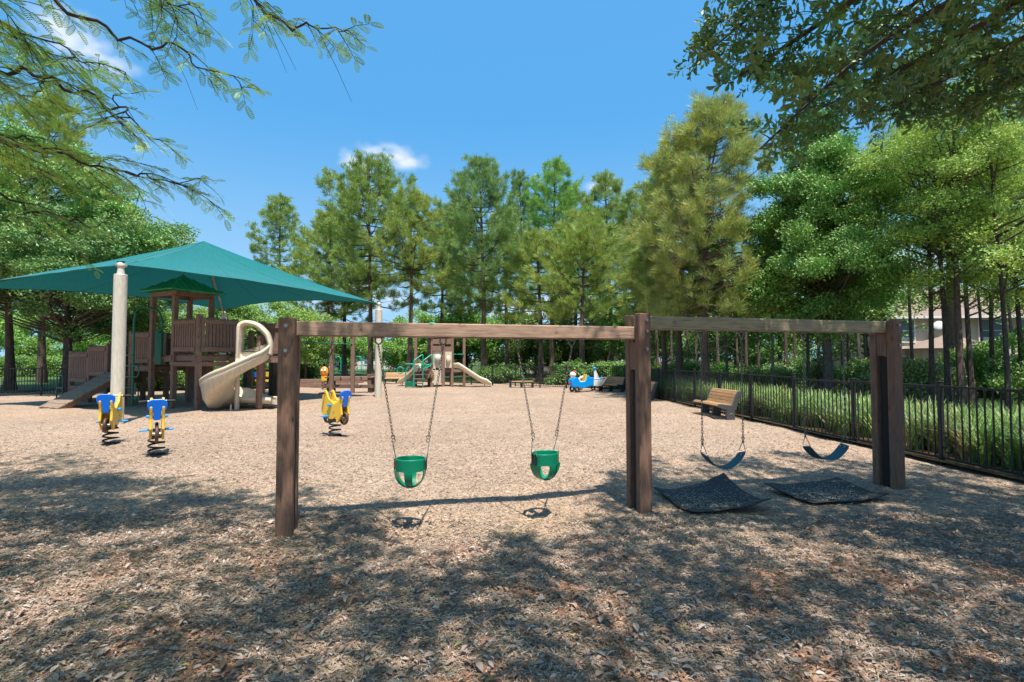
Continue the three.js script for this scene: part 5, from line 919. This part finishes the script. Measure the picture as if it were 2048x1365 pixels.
// where sun should reach the floor: open towards the middle of the playground
const openEdge = (x) => x < -7 ? 8.2 : x < -2.2 ? mix(8.2, 5.9, (x + 7) / 4.8) : x < -0.6 ? mix(5.9, 4.35, (x + 2.2) / 1.6) : x < 0.9 ? mix(4.35, 5.0, (x + 0.6) / 1.5) : x < 2.0 ? mix(5.0, 7.5, (x - 0.9) / 1.1) : 8.0;
function overhead(r, x0, x1, z0, z1, y0, y1, n, edgeSoft, thr, f) {
  let left = n, guard = 0;
  while (left > 0 && guard++ < n * 60) {
    const p = V(mix(x0, x1, r()), mix(y0, y1, r()), mix(z0, z1, r())), gx = p.x - 0.125 * p.y, gd = -p.z + 0.36 * p.y;
    const e = openEdge(gx) + noise2(gx * 0.9, gd * 0.4) * edgeSoft; if (gd > e) continue;
    const vis = -p.z > 0.3 && p.y < 1.75 + 0.735 * -p.z && Math.abs(p.x) < -p.z * 1.03 + 0.15; if (vis) continue;
    if (fbm3(p.x * 0.85, p.y * 0.85, p.z * 0.85) + 0.3 * noise3(p.x * 2.2, p.y * 2.2, p.z * 2.2) < thr) continue;
    f(p); left--;
  }
}
{ // live oak on the right: trunk behind the camera, boughs hang into view
  const r = rng(808), B = V(7.6, 0, 3.2), o = thing('live_oak', 'dark live oak boughs hanging into the upper right', 'tree', [B.x, B.y, B.z]), limbs = [], items = [];
  const tk = [V(0, -0.3, 0), V(-0.1, 1.2, 0.05), V(-0.15, 2.4, 0), V(-0.4, 4.2, -0.3), V(-0.6, 6.2, -0.6), V(-0.5, 8.6, -0.6)]; mesh('trunk', tube(tk, [0.62, 0.40, 0.36, 0.30, 0.22, 0.08], 12), MAT.darkBark, o);
  const oak = [0.045, 0.078, 0.022];
  const spray = (p, dir) => { const q = new THREE.Object3D(); q.position.copy(p); q.quaternion.setFromUnitVectors(UPY, dir); q.rotateY(r() * 6.28); q.scale.setScalar(0.85 + r() * 0.45); q.updateMatrix(); const k = r(), c = k < 0.06 ? C(0.13, 0.17, 0.03) : tint(r, oak, 0.55, 0.3); items.push({ p: p.clone(), m: q.matrix.clone(), c, k: Math.floor(k * 6) / 6, g: r() < 0.5 ? 0 : 1 }); };
  // boughs in world metres (x, y, z): from the trunk outwards to the tips, the last few out of view
  const W = (x, y, d) => V(x - B.x, y - B.y, -d - B.z);
  const boughs = [
    [[7.1, 4.6, -2.6], [5.4, 5.6, 0.6], [3.9, 5.2, 3.2], [2.85, 4.7, 4.5], [2.15, 4.3, 4.75]],
    [[7.1, 4.6, -2.6], [5.6, 5.3, 1.2], [4.2, 4.75, 3.4], [3.0, 4.2, 4.1], [2.12, 3.42, 4.3]],
    [[7.1, 4.8, -2.6], [6.0, 5.4, 1.4], [4.8, 4.9, 3.8], [3.7, 4.35, 4.6], [2.85, 3.95, 4.7]],
    [[7.1, 4.8, -2.6], [6.4, 5.4, 1.6], [5.4, 4.9, 4.0], [4.5, 4.5, 4.9], [3.75, 4.1, 5.0]],
    [[7.1, 4.6, -2.6], [6.8, 5.2, 1.8], [6.2, 4.9, 4.2], [5.3, 4.55, 5.2], [4.7, 4.3, 5.3]],
    [[7.1, 4.9, -2.6], [5.2, 5.9, 1.0], [3.6, 5.7, 3.8], [2.6, 5.2, 4.9], [2.1, 4.9, 5.3]],
    [[7.1, 5.0, -2.6], [6.2, 6.0, 2.0], [5.2, 5.9, 4.6], [4.4, 5.6, 6.0], [3.8, 5.3, 6.6]],
    [[7.1, 5.0, -2.6], [7.0, 6.0, 2.4], [6.4, 6.0, 5.0], [5.8, 5.6, 6.4], [5.2, 5.3, 6.9]],
    [[7.1, 5.0, -2.6], [4.5, 6.3, -0.5], [2.2, 6.6, 1.2], [0.8, 6.4, 2.2]],
    [[7.1, 5.4, -2.6], [4.0, 7.0, -2.5], [1.0, 7.2, -1.0]],
    [[7.1, 5.2, -2.6], [6.6, 6.2, 2.2], [5.6, 6.05, 4.7], [3.8, 6.0, 4.5], [2.1, 5.95, 4.2]],  // unseen bough, added so its leaves shade the right beam
    [[7.1, 5.2, -2.6], [6.4, 6.5, 1.8], [5.0, 6.6, 4.1], [3.4, 6.5, 4.0], [1.9, 6.4, 3.9]],  // second unseen bough above it, added to deepen the shade on that beam
  ];
  boughs.forEach((b, bi) => {
    const c = curve(b.map((p) => { const w = W(...p); return [w.x, w.y, w.z]; }), 34); limbs.push(tube(c, c.map((_, i) => mix(0.085, 0.007, Math.pow(i / 34, 0.7))), 6, false));
    for (let i = 12; i <= 34; i++) {
      const t = i / 34, twigs = bi > 9 ? 7 : 3, rad0 = bi < 8 ? mix(0.75, 0.34, smooth(0.45, 1, t)) : bi > 9 ? 0.55 : 0.8;
      for (let k = 0; k < twigs; k++) {
        const dv = rdir(r); dv.y = dv.y * 0.6 + (t > 0.7 ? -0.12 : 0.08); const tip = c[i].clone().addScaledVector(dv, rad0 * (0.35 + 0.75 * r())); const mid = c[i].clone().lerp(tip, 0.5).add(V(0, 0.03, 0)); limbs.push(tube([c[i], mid, tip], [0.007, 0.004, 0.0022], 4, false));
        const ns = 3 + Math.floor(r() * 3); for (let q = 0; q < ns; q++) { const u = 0.35 + 0.65 * (q / (ns - 1)), p = u < 0.5 ? c[i].clone().lerp(mid, u * 2) : mid.clone().lerp(tip, u * 2 - 1); spray(p, dv.clone().addScaledVector(rdir(r), 0.7).normalize()); }
      }
    }
  });
  overhead(r, -1.0, 9.5, -7.5, 1.5, 4.9, 8.6, 3300, 0.9, 0.2, (p) => { const q = p.clone().sub(B); for (let k = 0; k < 2; k++) spray(q.clone().addScaledVector(rdir(r), 0.16), rdir(r)); });
  overhead(r, 1.6, 9.5, -7.2, 0.5, 5.0, 8.4, 2100, 0.8, 0.16, (p) => { const q = p.clone().sub(B); for (let k = 0; k < 2; k++) spray(q.clone().addScaledVector(rdir(r), 0.16), rdir(r)); });
  mesh('limbs', mergeGeometries(limbs), M([0.06, 0.05, 0.042], 0.9), o).userData.kind = 'stuff';
  crownOf(o, 'leaf_cluster', sprays, leafMat(0.38, 0.42), items);
}
{ // bald cypress on the left
  const r = rng(515), B = V(-8.2, 0, 2.2), o = thing('bald_cypress', 'feathery bald cypress branches hanging into the upper left', 'tree', [B.x, B.y, B.z]), limbs = [], items = [];
  mesh('trunk', tube([V(0, -0.3, 0), V(0, 0.6, 0), V(0.05, 3, 0), V(0.1, 6, 0.1), V(0, 10, 0)], [0.6, 0.36, 0.28, 0.2, 0.05], 12), MAT.pineBark, o);
  const cy = [0.10, 0.16, 0.025];
  const frond = (p, d, s) => { const up = V((r() - 0.5) * 0.9, 1, (r() - 0.5) * 0.9).normalize(), k = r(); items.push({ p: p.clone(), m: basisM(p, d.clone().normalize(), up, s), c: tint(r, cy, 0.45, 0.3), k: Math.floor(k * 5) / 5, g: 0 }); };
  const W = (x, y, d) => V(x - B.x, y - B.y, -d - B.z);
  const Wp = (px, py, d) => W(X(px, d), Y(py, d), d);
  // branches: points along each, the twig length at the start and end
  const br = [
    [[W(-8, 5.2, -2), W(-6, 5.2, 1.5), W(-4.6, 4.65, 3.4), W(-3.62, 4.45, 4.0), W(-2.9, 4.22, 4.2), W(-2.26, 4.0, 4.3)], 0.5, 1],
    [[W(-8, 4.2, -2), W(-6.4, 4.6, 1.8), W(-4.9, 4.1, 3.6), W(-4.0, 3.95, 4.0), W(-3.35, 3.72, 4.1), W(-2.85, 3.36, 4.15)], 0.45, 1],
    [[W(-8, 3.8, -2), W(-6.6, 4.0, 2.2), W(-5.2, 3.72, 4.0), W(-4.4, 3.55, 4.5), W(-3.6, 3.38, 4.8), W(-2.95, 3.3, 4.75)], 0.5, 1],
    [[W(-8, 5.6, -2), W(-5, 5.4, 1.5), W(-2.9, 4.85, 3.3), W(-2.2, 4.55, 3.8), W(-1.72, 4.2, 3.85), W(-1.25, 4.2, 3.9)], 0.25, 0.7],
    [[W(-8, 4.8, -2), W(-6.6, 5.0, 2.0), W(-5.0, 4.7, 3.7), W(-4.3, 4.45, 4.2), W(-3.5, 4.15, 4.5)], 0.5, 1],
    [[W(-8, 5.2, -2), W(-5.6, 5.3, 1.6), W(-3.9, 4.95, 3.3), W(-3.1, 4.75, 3.9), W(-2.6, 4.45, 4.1)], 0.4, 0.8],
    [[W(-8, 4.6, -2), W(-7, 4.6, 2.6), W(-6, 4.3, 4.6), W(-5.1, 3.9, 5.2), W(-4.3, 3.7, 5.4)], 0.55, 1],
    [[W(-8, 4.2, -2), W(-7.2, 4.2, 3), W(-6.2, 3.75, 5.0), W(-5.3, 3.3, 5.6), W(-4.5, 3.1, 5.8)], 0.55, 1],
    [[W(-8, 5.0, -2), W(-7, 5.2, 2.4), W(-5.8, 4.9, 4.2), W(-4.9, 4.75, 4.8), W(-4.1, 4.55, 5.1)], 0.5, 1],
    [[W(-8, 3.9, -2), W(-7.3, 4.0, 3), W(-6.3, 3.95, 4.8), W(-5.5, 3.8, 5.3), W(-4.7, 3.55, 5.5)], 0.5, 1],
    [[W(-8, 4.9, -2), W(-7.1, 4.9, 2.8), W(-6.2, 4.7, 4.7), W(-5.4, 4.5, 5.2), W(-4.6, 4.3, 5.4)], 0.5, 1],
  ];
  const twigOf = (st, d, L, dens) => {                                     // a leafy twig: fronds to both sides
    const droop = 0.10 + 0.25 * r(), P = (u) => st.clone().addScaledVector(d, L * u).add(V(0, -droop * L * u * u, 0));
    limbs.push(tube([P(0), P(0.5), P(1)], [0.0042, 0.0028, 0.0014], 3, false));
    const sd0 = V(0, 0, 0).crossVectors(d, UPY).normalize(), nf = Math.max(2, Math.round(L / 0.034));
    for (let k = 1; k <= nf; k++) { if (r() > dens) continue; const u = 0.1 + 0.9 * k / nf, sd = sd0.clone().multiplyScalar((k % 2 ? 1 : -1) * (k === nf ? 0.15 : 0.75 + 0.4 * r())).addScaledVector(d, 0.35 + 0.5 * r()).add(V(0, -0.35 * r() + 0.05, 0)); frond(P(u), sd, 0.075 + r() * 0.045); }
  };
  br.forEach(([pts, tw, dens]) => {
    const N = 60, c = curve(pts.map((p) => [p.x, p.y, p.z]), N); c.forEach((p, i) => { const t = i / N; p.add(V(noise2(i * 0.16, pts[0].y * 9 + pts[3].x) * 0.06, noise2(i * 0.19 + 50, pts[3].x * 5) * 0.07, noise2(i * 0.17 + 90, pts[3].y * 5) * 0.08).multiplyScalar(smooth(0.1, 0.5, t))); });
    limbs.push(tube(c, c.map((_, i) => mix(0.05, 0.0032, Math.pow(i / N, 0.6))), 5, false));
    for (let i = 16; i <= N; i++) {
      const t = i / N, along = V(0, 0, 0).subVectors(c[Math.min(N, i + 1)], c[i - 1]).normalize(), side = V(0, 0, 0).crossVectors(along, UPY).normalize();
      if (r() < 0.30 * dens && i < N - 4) {                                  // a side branch carrying twigs of its own
        const s = r() < 0.5 ? -1 : 1, L = tw * (0.9 + 1.1 * r()) * (1.15 - 0.7 * t), d = side.clone().multiplyScalar(s * (0.45 + 0.5 * r())).addScaledVector(along, 0.7).add(V(0, 0.25 - 0.6 * r(), 0)).normalize(), q = V(0, 0, 0).crossVectors(d, UPY).normalize(), P = (u) => c[i].clone().addScaledVector(d, L * u).addScaledVector(q, 0.06 * Math.sin(u * 4)).add(V(0, -0.22 * L * u * u, 0));
        limbs.push(tube([0, 0.25, 0.5, 0.75, 1].map(P), [0.008, 0.006, 0.0045, 0.003, 0.0018], 4, false));
        const nt = Math.round(L / 0.085); for (let k = 1; k <= nt; k++) { const u = k / nt, dd = q.clone().multiplyScalar((k % 2 ? 1 : -1) * (0.5 + 0.4 * r())).addScaledVector(d, 0.7).add(V(0, 0.12 - 0.4 * r(), 0)).normalize(); twigOf(P(u), dd, (0.10 + 0.22 * r()) * (1.2 - 0.5 * u), 0.9); }
      } else if (r() < 0.55 * dens + (t > 0.85 ? 0.3 : 0)) {
        const s = i % 2 ? 1 : -1, d = side.clone().multiplyScalar(s * (0.4 + 0.6 * r())).addScaledVector(along, 0.6 + 0.4 * r()).add(V(0, 0.2 - 0.5 * r(), 0)).normalize(); twigOf(c[i], d, (0.09 + 0.26 * r()) * (1.15 - 0.4 * t), 0.9);
      }
    }
    for (let k = 0; k < 3; k++) { const st = c[22 + Math.floor(r() * 34)], L = 0.25 + r() * 0.4, e = st.clone().add(V(0.35 * L + r() * 0.1, -L, 0)); limbs.push(tube([st, st.clone().lerp(e, 0.5).add(V(0.04 * r(), -0.03, 0)), e], [0.003, 0.0024, 0.0012], 3, false)); }
  });
  overhead(r, -11.5, 1.4, -6.2, 1.8, 5.0, 9.2, 1950, 0.9, 0.2, (p) => { const q = p.clone().sub(B); for (let k = 0; k < 7; k++) { const d = rdir(r); d.y *= 0.4; frond(q.clone().addScaledVector(rdir(r), 0.2), d, 0.13 + r() * 0.07); } });
  mesh('limbs', mergeGeometries(limbs), M([0.05, 0.036, 0.028], 0.9), o).userData.kind = 'stuff';
  crownOf(o, 'frond', [frondG], leafMat(0.4, 0.7), items);
}
renderer.render(scene, camera);
